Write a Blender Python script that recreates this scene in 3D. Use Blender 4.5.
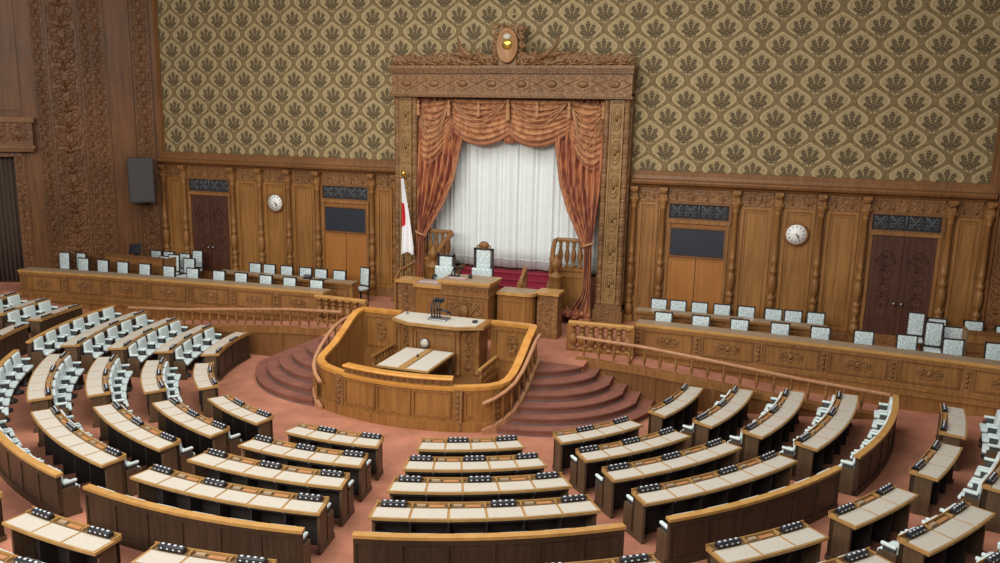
import bpy, bmesh, math, random
from math import sin, cos, pi, sqrt, hypot, atan2
from mathutils import Vector, Matrix
random.seed(7)
scn = bpy.context.scene
for o in list(bpy.data.objects): bpy.data.objects.remove(o)
COL = scn.collection

# ------------------------------------------------------------------ camera, world, lights, exposure
CAM = (8.3178, -25.8516, 7.3877); YAW, PITCH, ROLL, FPX = -0.32156, 0.19645, 0.02185, 805.957
def cam_axes():
    cy, sy, cp, sp = cos(YAW), sin(YAW), cos(PITCH), sin(PITCH)
    f = Vector((sy*cp, cy*cp, -sp)); r = Vector((cy, -sy, 0)); u = r.cross(f)
    c, s = cos(ROLL), sin(ROLL)
    return c*r + s*u, -s*r + c*u, f
CR, CU, CF = cam_axes()
cd = bpy.data.cameras.new('camera'); cam = bpy.data.objects.new('camera', cd); COL.objects.link(cam)
cd.sensor_width = 36; cd.lens = FPX*36/1000; cd.clip_end = 200
cam.matrix_world = Matrix(((CR.x, CU.x, -CF.x, CAM[0]), (CR.y, CU.y, -CF.y, CAM[1]), (CR.z, CU.z, -CF.z, CAM[2]), (0, 0, 0, 1)))
scn.camera = cam
def pix(p):
    d = Vector(p)-Vector(CAM); z = d.dot(CF)
    if z < .1: return (-9999, -9999)
    return 500+FPX*d.dot(CR)/z, 281.5-FPX*d.dot(CU)/z
w = bpy.data.worlds.new('world'); scn.world = w; w.use_nodes = True
w.node_tree.nodes['Background'].inputs[0].default_value = (.93, .96, 1, 1)
w.node_tree.nodes['Background'].inputs[1].default_value = .25
def area(name, loc, rot, sx, sy, power, col=(1, .97, .92)):
    l = bpy.data.lights.new(name, 'AREA'); l.shape = 'RECTANGLE'; l.size = sx; l.size_y = sy; l.energy = power; l.color = col
    o = bpy.data.objects.new(name, l); o.location = loc; o.rotation_euler = rot; COL.objects.link(o); return o
area('ceiling_skylight', (0, -11.5, 13.2), (0, 0, 0), 17, 13, 2080, (1, .97, .92))
area('front_fill_light', (-3, -30, 12.5), (1.05, 0, -.08), 20, 5, 4200, (1, .95, .87))  # added fill behind the camera, brightens surfaces facing the hall
scn.view_settings.view_transform = 'Standard'; scn.view_settings.look = 'None'
scn.view_settings.gamma = 1; scn.view_settings.use_curve_mapping = False
scn.view_settings.exposure = 0.0

# ------------------------------------------------------------------ materials
def nmat(name):
    m = bpy.data.materials.new(name); m.use_nodes = True; nt = m.node_tree
    return m, nt, nt.nodes['Principled BSDF'], nt.nodes.new('ShaderNodeTexCoord')
def plain(name, col, rough=.5, metal=0., noise=.0, scale=30, emit=0, sheen=0, spec=.5):
    m, nt, b, tc = nmat(name)
    b.inputs['Roughness'].default_value = rough; b.inputs['Metallic'].default_value = metal
    b.inputs['Base Color'].default_value = (*col, 1); b.inputs['Specular IOR Level'].default_value = spec
    if emit: b.inputs['Emission Color'].default_value = (*col, 1); b.inputs['Emission Strength'].default_value = emit
    if sheen: b.inputs['Sheen Weight'].default_value = sheen
    if noise:
        n = nt.nodes.new('ShaderNodeTexNoise'); n.inputs['Scale'].default_value = scale; n.inputs['Detail'].default_value = 4
        nt.links.new(tc.outputs['Object'], n.inputs['Vector'])
        r = nt.nodes.new('ShaderNodeValToRGB'); e = r.color_ramp.elements
        e[0].position = .3; e[1].position = .7
        e[0].color = (*[c*(1-noise) for c in col], 1); e[1].color = (*[min(1, c*(1+noise)) for c in col], 1)
        nt.links.new(n.outputs['Fac'], r.inputs['Fac']); nt.links.new(r.outputs['Color'], b.inputs['Base Color'])
    return m
def wood(name, c1, c2, rough=.42, scale=(9, 9, .8), bump=0., carve=0., cscale=9., coat=0.):
    m, nt, b, tc = nmat(name); L = nt.links.new
    mp = nt.nodes.new('ShaderNodeMapping'); mp.inputs['Scale'].default_value = scale
    L(tc.outputs['Object'], mp.inputs['Vector'])
    n = nt.nodes.new('ShaderNodeTexNoise'); n.inputs['Scale'].default_value = 1.6; n.inputs['Detail'].default_value = 6; n.inputs['Roughness'].default_value = .65
    L(mp.outputs['Vector'], n.inputs['Vector'])
    n2 = nt.nodes.new('ShaderNodeTexNoise'); n2.inputs['Scale'].default_value = .55; n2.inputs['Detail'].default_value = 2
    L(tc.outputs['Object'], n2.inputs['Vector'])
    ad = nt.nodes.new('ShaderNodeMath'); ad.operation = 'MULTIPLY_ADD'; ad.inputs[1].default_value = .55; 
    L(n2.outputs['Fac'], ad.inputs[0]); L(n.outputs['Fac'], ad.inputs[2])
    r = nt.nodes.new('ShaderNodeValToRGB'); e = r.color_ramp.elements
    e[0].position = .52; e[1].position = 1.02; e[0].color = (*c1, 1); e[1].color = (*c2, 1)
    L(ad.outputs[0], r.inputs['Fac']); L(r.outputs['Color'], b.inputs['Base Color'])
    b.inputs['Roughness'].default_value = rough; b.inputs['Specular IOR Level'].default_value = .32
    if carve:
        v = nt.nodes.new('ShaderNodeTexVoronoi'); v.feature = 'SMOOTH_F1'; v.inputs['Scale'].default_value = cscale
        nz = nt.nodes.new('ShaderNodeTexNoise'); nz.inputs['Scale'].default_value = cscale*.8; nz.inputs['Detail'].default_value = 2
        L(tc.outputs['Object'], nz.inputs['Vector'])
        mx = nt.nodes.new('ShaderNodeVectorMath'); mx.operation = 'MULTIPLY_ADD'; mx.inputs[1].default_value = (.12, .12, .12)
        L(nz.outputs['Color'], mx.inputs[0]); L(tc.outputs['Object'], mx.inputs[2]); L(mx.outputs[0], v.inputs['Vector'])
        bp = nt.nodes.new('ShaderNodeBump'); bp.inputs['Strength'].default_value = carve; bp.inputs['Distance'].default_value = .05
        L(v.outputs['Distance'], bp.inputs['Height']); L(bp.outputs['Normal'], b.inputs['Normal'])
    return m
OAK = wood('oak', (.160, .067, .019), (.345, .163, .05))
OAKP = wood('oak_panel', (.200, .085, .022), (.375, .178, .051), scale=(7, 7, .5))
OAKD = wood('dark_oak_trim', (.13, .056, .019), (.255, .115, .04))  # darker oak tone of the mouldings and frames
OAKC = wood('carved_oak', (.14, .062, .022), (.30, .145, .052), carve=.55, cscale=11)
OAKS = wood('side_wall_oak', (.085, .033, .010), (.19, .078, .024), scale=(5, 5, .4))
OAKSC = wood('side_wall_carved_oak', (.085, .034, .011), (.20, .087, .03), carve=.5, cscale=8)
BAYW = wood('throne_bay_carved_oak', (.125, .062, .025), (.275, .14, .057), carve=.45, cscale=13)
GOLDW = wood('gilded_light_oak', (.19, .105, .036), (.34, .20, .075), carve=.15, cscale=12)
MEDW = wood('medallion_oak', (.22, .10, .04), (.42, .22, .09))
HONEY = wood('honey_rail', (.40, .20, .058), (.58, .33, .105), scale=(3, 3, 3), rough=.35)
PENRAIL = wood('amber_rail', (.50, .21, .042), (.68, .34, .08), scale=(3, 3, 3), rough=.35)
PINKRAIL = wood('pinkish_handrail', (.36, .17, .085), (.52, .27, .14), scale=(4, 4, 4), rough=.35)
ORANGEP = wood('orange_panel', (.32, .125, .03), (.41, .175, .047), scale=(6, 6, .4), rough=.4)
DARK = wood('dark_walnut', (.034, .020, .012), (.074, .044, .026), scale=(10, 10, .9))
DARKE = wood('walnut_end_panel', (.070, .043, .024), (.13, .08, .045), scale=(10, 10, .9))
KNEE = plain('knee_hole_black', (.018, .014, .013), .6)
DOORW = wood('mahogany_door', (.055, .022, .014), (.115, .046, .028), scale=(9, 9, .6), rough=.45)
CURTD = wood('dark_doorway_curtain', (.06, .040, .03), (.10, .066, .05), scale=(14, 14, .2), rough=.9)
DESKT = wood('desk_rim', (.32, .17, .055), (.48, .28, .10), scale=(3, 3, 3), rough=.4)
TRAY = wood('desk_tray', (.11, .066, .03), (.19, .115, .052), scale=(4, 4, 4))
DTOP = plain('dais_desk_top', (.34, .245, .155), .5, noise=.08, scale=5)
PAD = plain('cream_writing_pad', (.52, .475, .40), .75, noise=.04, scale=18)
PAPER = plain('white_paper', (.56, .52, .45), .6, noise=.03)
WHITE = plain('pale_seat_cloth', (.64, .74, .74), .7, noise=.05, scale=14)
SEATD = plain('dark_seat_leather', (.05, .05, .05), .5)  # own dark colour of chair pedestals, seat pans and arm supports
FRAMEB = plain('black_brown_frame', (.035, .025, .022), .4)
BLACK = plain('black_plastic', (.015, .016, .022), .35)
TAB = plain('white_name_tab', (.62, .66, .72), .5)
GREYM = plain('grey_metal', (.35, .37, .40), .35, .8)
ORNG = plain('orange_tan_leather', (.42, .19, .07), .6)
BOARD = plain('blue_black_board', (.022, .028, .04), .35)
IRON = plain('grey_ironwork', (.17, .175, .185), .45, .5)
IRONB = plain('grille_backing', (.022, .024, .028), .8)
GOLD = plain('gold', (.85, .58, .12), .25, 1.0)
SPK = plain('speaker_grey', (.055, .05, .052), .7, noise=.1, scale=60)
FACE = plain('clock_face', (.85, .85, .82), .4)
REDC = plain('red_stair_carpet', (.26, .012, .035), .9, noise=.15, scale=8)
FLAGW = plain('flag_white', (.85, .85, .87), .8)
FLAGR = plain('flag_red', (.62, .02, .03), .8)
CURT = plain('white_curtain', (.74, .80, .79), .85, noise=.03, scale=3)
SHEER = plain('curtain_hem', (.60, .62, .62), .9)
STAIRM = plain('stair_nosing', (.14, .12, .13), .5)
ROPE = plain('tan_rope', (.42, .22, .10), .8)
FRNG = wood('swag_fringe', (.20, .07, .035), (.45, .2, .1), scale=(30, 30, 2), rough=.9)
def carpet(name, col, var, scale=1.3, fine=60):
    m, nt, b, tc = nmat(name); L = nt.links.new
    n = nt.nodes.new('ShaderNodeTexNoise'); n.inputs['Scale'].default_value = scale; n.inputs['Detail'].default_value = 8; n.inputs['Roughness'].default_value = .65
    L(tc.outputs['Object'], n.inputs['Vector'])
    r = nt.nodes.new('ShaderNodeValToRGB'); e = r.color_ramp.elements; e[0].position = .32; e[1].position = .7
    e[0].color = (*[c*(1-var) for c in col], 1); e[1].color = (*[c*(1+var) for c in col], 1)
    L(n.outputs['Fac'], r.inputs['Fac']); L(r.outputs['Color'], b.inputs['Base Color'])
    b.inputs['Roughness'].default_value = .95; b.inputs['Specular IOR Level'].default_value = .15
    return m
CARPET = carpet('rose_carpet', (.44, .185, .115), .22)
STAIRC = carpet('stair_carpet', (.235, .096, .068), .2, 2)
def drape_mat(name, ca, cb, sc=(1, 1, .6), ns=7):
    m, nt, b, tc = nmat(name); L = nt.links.new
    mp = nt.nodes.new('ShaderNodeMapping'); mp.inputs['Scale'].default_value = sc; L(tc.outputs['Object'], mp.inputs['Vector'])
    v = nt.nodes.new('ShaderNodeTexNoise'); v.inputs['Scale'].default_value = ns; v.inputs['Detail'].default_value = 3; L(mp.outputs['Vector'], v.inputs['Vector'])
    r = nt.nodes.new('ShaderNodeValToRGB'); e = r.color_ramp.elements; e[0].position = .44; e[1].position = .56
    e[0].color = (*ca, 1); e[1].color = (*cb, 1)
    L(v.outputs['Fac'], r.inputs['Fac']); L(r.outputs['Color'], b.inputs['Base Color'])
    b.inputs['Roughness'].default_value = .7; b.inputs['Sheen Weight'].default_value = .15
    return m
BROC = drape_mat('rust_brocade', (.21, .045, .018), (.47, .175, .062), (2.4, .6, .22), 6)
SWAGM = drape_mat('swag_brocade', (.30, .11, .042), (.46, .215, .09))
BACKM = drape_mat('valance_back', (.30, .065, .022), (.48, .18, .06))
def damask_seat():
    m, nt, b, tc = nmat('damask_back_pad'); L = nt.links.new
    n = nt.nodes.new('ShaderNodeTexVoronoi'); n.inputs['Scale'].default_value = 22; L(tc.outputs['Object'], n.inputs['Vector'])
    r = nt.nodes.new('ShaderNodeValToRGB'); e = r.color_ramp.elements; e[0].position = .2; e[1].position = .5
    e[0].color = (.80, .92, .93, 1); e[1].color = (.46, .54, .55, 1)
    L(n.outputs['Distance'], r.inputs['Fac']); L(r.outputs['Color'], b.inputs['Base Color']); b.inputs['Roughness'].default_value = .75
    return m
DAMP = damask_seat()
def wallpaper():
    m, nt, b, tc = nmat('damask_wallpaper'); L = nt.links.new
    def M(op, a, c=None, d=None):
        n = nt.nodes.new('ShaderNodeMath'); n.operation = op
        for i, x in enumerate((a, c, d)):
            if x is None: continue
            if isinstance(x, (int, float)): n.inputs[i].default_value = x
            else: L(x, n.inputs[i])
        return n.outputs[0]
    s = nt.nodes.new('ShaderNodeSeparateXYZ'); L(tc.outputs['Object'], s.inputs[0])
    u = M('DIVIDE', M('SUBTRACT', M('ABSOLUTE', s.outputs['X']), 12.46-1.055*15), 1.055)
    v = M('DIVIDE', M('SUBTRACT', s.outputs['Z'], 7.66-1.05*10), 1.05)
    uf = M('SUBTRACT', M('FRACT', M('ADD', u, .5)), .5)
    vf = M('SUBTRACT', M('FRACT', M('ADD', v, .5)), .5)
    au = M('ABSOLUTE', uf)
    bd = M('MULTIPLY', M('ADD', M('COSINE', M('MULTIPLY', vf, 2*pi)), 1), .25)
    d = M('SUBTRACT', au, bd); inside = M('LESS_THAN', d, 0)
    p = M('ADD', M('MULTIPLY', au, inside), M('MULTIPLY', M('SUBTRACT', .5, au), M('SUBTRACT', 1, inside)))
    v2 = M('SUBTRACT', M('FRACT', v), .5)
    q = M('ADD', M('MULTIPLY', vf, inside), M('MULTIPLY', v2, M('SUBTRACT', 1, inside)))
    ad = M('ABSOLUTE', d)
    band = M('LESS_THAN', ad, .10); edge = M('LESS_THAN', M('ABSOLUTE', M('SUBTRACT', ad, .115)), .026)
    vein = M('LESS_THAN', M('ABSOLUTE', M('SUBTRACT', M('FRACT', M('MULTIPLY', ad, 20)), .5)), .22)
    q0 = M('ADD', q, .19)
    th = M('ARCTAN2', p, q0); rr = M('SQRT', M('ADD', M('MULTIPLY', p, p), M('MULTIPLY', q0, q0)))
    cs = M('ABSOLUTE', M('COSINE', M('MULTIPLY', th, 5)))
    lob = M('ADD', .66, M('MULTIPLY', .34, cs))
    R = M('MULTIPLY', M('MULTIPLY', lob, .41), M('POWER', M('MAXIMUM', M('COSINE', M('MULTIPLY', th, .72)), 0.01), .9))
    fan = M('LESS_THAN', rr, R)
    gap = M('GREATER_THAN', cs, .34)
    core = M('LESS_THAN', rr, .13)
    fan = M('MULTIPLY', fan, M('MAXIMUM', gap, core))
    lines = M('GREATER_THAN', M('ABSOLUTE', M('SUBTRACT', M('FRACT', M('MULTIPLY', rr, 13)), .5)), .12)
    fan = M('MULTIPLY', fan, M('ADD', .55, M('MULTIPLY', .45, lines)))
    def ringat(px, qy, r0, t): return M('LESS_THAN', M('ABSOLUTE', M('SUBTRACT', M('SQRT', M('ADD', M('POWER', M('SUBTRACT', p, px), 2), M('POWER', M('SUBTRACT', q, qy), 2))), r0)), t)
    curl = M('ADD', M('ADD', ringat(.085, -.215, .05, .022), ringat(.17, -.10, .035, .018)), M('LESS_THAN', M('ADD', M('MULTIPLY', p, 3), M('ABSOLUTE', M('MULTIPLY', M('ADD', q, .27), 1))), .10))
    mot = M('MINIMUM', M('ADD', fan, M('MULTIPLY', curl, .85)), 1)
    mot = M('MULTIPLY', mot, M('LESS_THAN', M('MULTIPLY', band, 1), .5))
    def mix(f, a, bcol):
        n = nt.nodes.new('ShaderNodeMix'); n.data_type = 'RGBA'; L(f, n.inputs[0])
        for i, x in ((6, a), (7, bcol)):
            if isinstance(x, tuple): n.inputs[i].default_value = (*x, 1)
            else: L(x, n.inputs[i])
        return n.outputs[2]
    nz = nt.nodes.new('ShaderNodeTexNoise'); nz.inputs['Scale'].default_value = 13; nz.inputs['Detail'].default_value = 3; L(tc.outputs['Object'], nz.inputs['Vector'])
    spk = M('GREATER_THAN', nz.outputs['Fac'], .52)
    c = mix(band, mix(M('MULTIPLY', spk, .5), (.36, .275, .142), (.235, .172, .083)), mix(M('MULTIPLY', M('ADD', vein, spk), .5), (.235, .168, .08), (.14, .095, .042)))
    c = mix(edge, c, (.43, .335, .18)); c = mix(mot, c, (.098, .072, .038))
    L(c, b.inputs['Base Color']); b.inputs['Roughness'].default_value = .75; b.inputs['Specular IOR Level'].default_value = .2
    return m
WPAP = wallpaper()

# ------------------------------------------------------------------ mesh helpers
class MB:
    def __init__(s): s.v = []; s.f = []; s.sm = []; s.mi = []
    def add(s, vs, fs, smooth=False, mi=0):
        o = len(s.v); s.v += [tuple(x) for x in vs]
        for f in fs: s.f.append([i+o for i in f]); s.sm.append(smooth); s.mi.append(mi)
        return s
    def box(s, x0, x1, y0, y1, z0, z1, T=None):
        vs = [(x, y, z) for z in (z0, z1) for y in (y0, y1) for x in (x0, x1)]
        if T: vs = [T(*p) for p in vs]
        return s.add(vs, [(0, 2, 3, 1), (4, 5, 7, 6), (0, 1, 5, 4), (2, 6, 7, 3), (0, 4, 6, 2), (1, 3, 7, 5)])
    def rbox(s, x0, x1, y0, y1, z0, z1, r=.03, T=None):      # box with chamfered edges all round
        xs = [x0, x0+r, x1-r, x1]; ys = [y0, y0+r, y1-r, y1]; zs = [z0, z0+r, z1-r, z1]
        bm = bmesh.new(); bmesh.ops.create_cube(bm, size=1)
        for v in bm.verts: v.co = Vector(((x0+x1)/2+v.co.x*(x1-x0), (y0+y1)/2+v.co.y*(y1-y0), (z0+z1)/2+v.co.z*(z1-z0)))
        bmesh.ops.bevel(bm, geom=bm.edges[:], offset=r, segments=2, affect='EDGES', profile=.6)
        bm.verts.index_update()
        vs = [tuple(v.co) for v in bm.verts]; fs = [[v.index for v in f.verts] for f in bm.faces]; bm.free()
        if T: vs = [T(*p) for p in vs]
        return s.add(vs, fs, True)
    def poly(s, pts, z0, z1, T=None):                       # vertical prism on a polygon, z may be callables of (x,y)
        n = len(pts); f0 = z0 if callable(z0) else (lambda x, y: z0); f1 = z1 if callable(z1) else (lambda x, y: z1)
        vs = [(x, y, f0(x, y)) for x, y in pts]+[(x, y, f1(x, y)) for x, y in pts]
        if T: vs = [T(*p) for p in vs]
        return s.add(vs, [list(range(n))[::-1], list(range(n, 2*n))]+[[i, (i+1) % n, n+(i+1) % n, n+i] for i in range(n)])
    def lathe(s, prof, c=(0, 0, 0), n=12, T=None, sx=1, sy=1):
        vs = []; m = len(prof)
        for r, z in prof:
            for k in range(n): a = 2*pi*k/n; vs.append((c[0]+r*cos(a)*sx, c[1]+r*sin(a)*sy, c[2]+z))
        if T: vs = [T(*p) for p in vs]
        fs = [[i*n+k, i*n+(k+1) % n, (i+1)*n+(k+1) % n, (i+1)*n+k] for i in range(m-1) for k in range(n)]
        s.add(vs, fs, True); o = len(s.v)-len(vs)
        for i in (0, m-1): s.f.append([o+i*n+k for k in range(n)]); s.sm.append(False); s.mi.append(0)
        return s
    def tube(s, pts, r, n=6, r1=None, T=None):
        pts = [Vector(p) for p in pts]; vs = []; m = len(pts); up = None
        for i, p in enumerate(pts):
            t = (pts[min(i+1, m-1)]-pts[max(i-1, 0)]); t = t.normalized() if t.length else Vector((0, 0, 1))
            if up is None: up = Vector((0, 0, 1)) if abs(t.z) < .9 else Vector((1, 0, 0))
            a = t.cross(up); a = a.normalized() if a.length > 1e-6 else Vector((1, 0, 0)); bb = a.cross(t).normalized(); up = bb
            rr = r if r1 is None else r+(r1-r)*i/max(1, m-1)
            for k in range(n): q = 2*pi*k/n; vs.append(p+rr*cos(q)*a+rr*sin(q)*bb)
        if T: vs = [T(*p) for p in vs]
        fs = [[i*n+k, i*n+(k+1) % n, (i+1)*n+(k+1) % n, (i+1)*n+k] for i in range(m-1) for k in range(n)]
        s.add(vs, fs, True); o = len(s.v)-len(vs)
        for i in (0, m-1): s.f.append([o+i*n+k for k in range(n)]); s.sm.append(False); s.mi.append(0)
        return s
    def sweep(s, path, sec, closed=False, smooth=False):    # section (lateral, up) carried along a path, lateral kept horizontal
        P = [Vector(p) for p in path]; m = len(P); k = len(sec); vs = []
        for i, p in enumerate(P):
            a = P[(i-1) % m] if closed else P[max(i-1, 0)]; b = P[(i+1) % m] if closed else P[min(i+1, m-1)]
            t = Vector((b.x-a.x, b.y-a.y, 0)); t = t.normalized() if t.length > 1e-9 else Vector((1, 0, 0)); l = Vector((t.y, -t.x, 0))
            for q, h in sec: vs.append(p+l*q+Vector((0, 0, h)))
        R = m if closed else m-1
        fs = [[i*k+j, i*k+(j+1) % k, ((i+1) % m)*k+(j+1) % k, ((i+1) % m)*k+j] for i in range(R) for j in range(k)]
        if not closed: fs += [list(range(k)), [(m-1)*k+j for j in range(k)][::-1]]
        return s.add(vs, fs, smooth)
    def grid(s, fn, nu, nv, smooth=True, mif=None):
        vs = [fn(i/nu, j/nv) for j in range(nv+1) for i in range(nu+1)]; o = len(s.v); s.v += vs
        for j in range(nv):
            for i in range(nu):
                a = j*(nu+1)+i; s.f.append([o+a, o+a+1, o+a+nu+2, o+a+nu+1]); s.sm.append(smooth); s.mi.append(mif(i/nu, j/nv) if mif else 0)
        return s
    def sector(s, R0, R1, a0, a1, z0, z1, n=8, closed_ends=True):   # annular block about the chamber's centre; angles and heights may be callables
        A0 = a0 if callable(a0) else (lambda r: a0); A1 = a1 if callable(a1) else (lambda r: a1)
        Z0 = z0 if callable(z0) else (lambda r: z0); Z1 = z1 if callable(z1) else (lambda r: z1); vs = []
        for i in range(n+1):
            for r in (R0, R1):
                t = A0(r)+(A1(r)-A0(r))*i/n; x, y = r*sin(t), YC-r*cos(t)
                vs += [(x, y, Z0(r)), (x, y, Z1(r))]
        fs = []
        for i in range(n):
            a = i*4; b = a+4
            fs += [[a, b, b+1, a+1], [a+2, a+3, b+3, b+2], [a+1, b+1, b+3, a+3], [a, a+2, b+2, b]]
        fs += [[0, 1, 3, 2], [n*4, n*4+2, n*4+3, n*4+1]]
        return s.add(vs, fs)
    def build(s, name, mats, parent=None, solid=0, org=None):
        me = bpy.data.meshes.new(name)
        off = org if org is not None else (parent.get('_o', (0, 0, 0)) if parent else (0, 0, 0))
        me.from_pydata([(x-off[0], y-off[1], z-off[2]) for x, y, z in s.v], [], s.f)
        for p, sm, mi in zip(me.polygons, s.sm, s.mi): p.use_smooth = sm; p.material_index = mi
        for m in (mats if isinstance(mats, (list, tuple)) else [mats]): me.materials.append(m)
        bm = bmesh.new(); bm.from_mesh(me); bmesh.ops.recalc_face_normals(bm, faces=bm.faces[:]); bm.to_mesh(me); bm.free(); me.update()
        o = bpy.data.objects.new(name, me); COL.objects.link(o)
        if parent: o.parent = parent; o['_o'] = tuple(off)
        elif org is not None: o.location = org
        if solid:
            md = o.modifiers.new('thickness', 'SOLIDIFY'); md.thickness = solid; md.offset = 0
        return o
def mb(): return MB()
def tag(o, label, cat, group=None, kind=None):
    o['label'] = label; o['category'] = cat
    if group: o['group'] = group
    if kind: o['kind'] = kind
    return o
def thing(name, label, cat, loc=(0, 0, 0), rz=0, group=None):
    o = bpy.data.objects.new(name, None); COL.objects.link(o); o.location = loc; o.rotation_euler = (0, 0, rz); o['_o'] = tuple(loc) if rz == 0 else (0, 0, 0)
    return tag(o, label, cat, group)
def local(o): o['_o'] = (0, 0, 0); return o
KIDS = {}
def dup(root, loc, rz, label, group=None):
    r = root.copy(); COL.objects.link(r); r.location = loc; r.rotation_euler = (0, 0, rz); r['label'] = label
    if group: r['group'] = group
    if root.name not in KIDS: KIDS[root.name] = [(c, list(c.children)) for c in root.children]
    for c, gs in KIDS[root.name]:
        n = c.copy(); COL.objects.link(n); n.parent = r
        for g in gs: h = g.copy(); COL.objects.link(h); h.parent = n
    return r
def struct(o, label=None, cat=None):
    o['kind'] = 'structure'
    if label: o['label'] = label; o['category'] = cat or 'wall'
    return o
ORD = ['first', 'second', 'third', 'fourth', 'fifth', 'sixth', 'seventh', 'eighth', 'ninth', 'tenth', 'eleventh', 'twelfth', 'thirteenth', 'fourteenth']
def spiral(cx, cz, r, a0, turns, n=14, shrink=.15, sgn=1):
    return [(cx+r*(1-(1-shrink)*i/n)*cos(a0+sgn*2*pi*turns*i/n), cz+r*(1-(1-shrink)*i/n)*sin(a0+sgn*2*pi*turns*i/n)) for i in range(n+1)]
def plane(o, u, v, n):                                       # frame: (a, b, c) -> point
    o, u, v, n = Vector(o), Vector(u), Vector(v), Vector(n)
    return lambda a, b, c: tuple(o+u*a+v*b+n*c)
def relief(m, T, w, h, r=.025, unit=None, dense=1, petals=True):  # mirrored scrolls and leaves climbing a strip (w wide, h tall)
    unit = unit or w*1.1; k = max(1, round(h/unit)); unit = h/k
    for i in range(k):
        zc = (i+.5)*unit; rr = min(w*.22, unit*.26)
        for sx in (-1, 1):
            sp = spiral(sx*w*.25, zc+unit*.12, rr, -pi/2 if sx > 0 else -pi/2, 1.15, 11, .2, sx)
            pts = [(0, zc-unit*.48, 0), (sx*w*.1, zc-unit*.36, 0)]+[(a, b, 0) for a, b in sp]
            m.tube(pts, r, 5, r*.7, T=lambda a, b, c: T(a, b, c))
            if petals:
                for q in range(3):
                    an = pi/2+sx*(.5+.55*q); L = w*(.30-.05*q)
                    m.tube([(0, zc-unit*.30, 0), (.5*L*cos(an+.35*sx)*1.1, zc-unit*.30+.55*L*sin(an+.3*sx), r*.4), (L*cos(an), zc-unit*.30+L*sin(an), 0)], r*1.1, 5, r*.3, T=T)
        for sx in (-1, 1):
            sp = spiral(sx*w*.27, zc-unit*.27, rr*.62, pi/2, 1.1, 9, .2, -sx); m.tube([(a, b, 0) for a, b in sp], r*.85, 5, r*.5, T=lambda a, b, c: T(a, b, c))
            m.tube([(sx*w*.06, zc+unit*.30, 0), (sx*w*.2, zc+unit*.42, r*.5), (sx*w*.40, zc+unit*.40, 0)], r*.9, 5, r*.3, T=T)
        m.tube([(0, zc+unit*.22, -r*.3), (0, zc+unit*.34, r*.6), (0, zc+unit*.47, -r*.3)], r*.7, 6, r*1.2, T=T)
def medallion(m, T, rx, rz, r=.02):                          # oval carved boss with scrolls either side
    ring = [(rx*.30*cos(2*pi*i/18), rz*.8*sin(2*pi*i/18), 0) for i in range(19)]
    m.tube(ring, r*1.1, 5, T=T)
    m.lathe([(.001, -.01), (rx*.22, -.005), (rx*.2, r*.8), (rx*.08, r*1.8), (.001, r*2)], n=10, T=lambda a, b, c: T(a, b*rz/rx*2.3, c))
    for sx in (-1, 1):
        for sz in (-1, 1):
            for (cx, cz, q) in ((.55, .42, .30), (.82, .22, .18)):
                sp = spiral(sx*rx*cx, sz*rz*cz, rz*q*1.3, (pi if sx > 0 else 0), 1.1, 9, .2, -sx*sz)
                m.tube([(a, b, 0) for a, b in sp], r, 5, r*.6, T=T)
        m.tube([(sx*rx*.3, 0, 0), (sx*rx*.7, 0, r), (sx*rx, 0, 0)], r*1.2, 5, r*.4, T=T)
def frame_rect(m, T, x0, x1, z0, z1, w=.05, d=.03):
    for a, b, c, e in ((x0, x1, z0, z0+w), (x0, x1, z1-w, z1), (x0, x0+w, z0+w, z1-w), (x1-w, x1, z0+w, z1-w)): m.box(a, b, 0, d, c, e, T=lambda x, y, z: T(x, z, y))
YC = -4.8886
def P(r, a, z=0): return (r*sin(a), YC-r*cos(a), z)
def zf(R): return max(0., .104*(min(R, 11.55)-6.9))+.112*max(0., R-12.55)
def fz(x, y): return zf(hypot(x, y-YC)) if y < YC+.4 or True else 0
def y_f(x): return -3.6-.0042*x*x
STG = 1.05

# ================================================================== SETTING
m = mb()
NA, rs = 96, [0, 6.9, 8, 9.2, 10.4, 11.55, 12.55, 14.5, 16, 18.5, 22]
for i in range(len(rs)-1):
    m.sector(rs[i], rs[i+1], -1.72, 1.72, lambda r: zf(r)-.15, lambda r: zf(r), 64)
struct(m.build('floor', CARPET), 'rose pink carpeted floor rising gently away from the rostrum', 'floor')
m = mb()
def strip(x0, x1, fy, n=1):
    for i in range(n):
        a = x0+(x1-x0)*i/n; b = x0+(x1-x0)*(i+1)/n
        m.poly([(a, fy(a)), (b, fy(b)), (b, .3), (a, .3)], 0, STG)
strip(-2.66, 2.66, lambda x: -5.5)
for s in (-1, 1):
    a = sorted((s*2.66, s*5.05)); strip(a[0], a[1], lambda x: -5.0 if abs(x) > 3.96 else -5.62, 1) if False else None
    for (q0, q1, yy) in ((2.66, 3.96, -5.62), (3.96, 5.05, -5.0)): b = sorted((s*q0, s*q1)); strip(b[0], b[1], lambda x, yy=yy: yy)
    b = sorted((s*5.05, s*20)); strip(b[0], b[1], lambda x: y_f(x)+.06, 16)
m.poly([(-3.05, .3), (3.05, .3), (3.05, 3), (-3.05, 3)], 0, 2.38)
struct(m.build('floor_stage', CARPET), 'raised rose carpeted stage behind the rostrum', 'floor')
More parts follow.
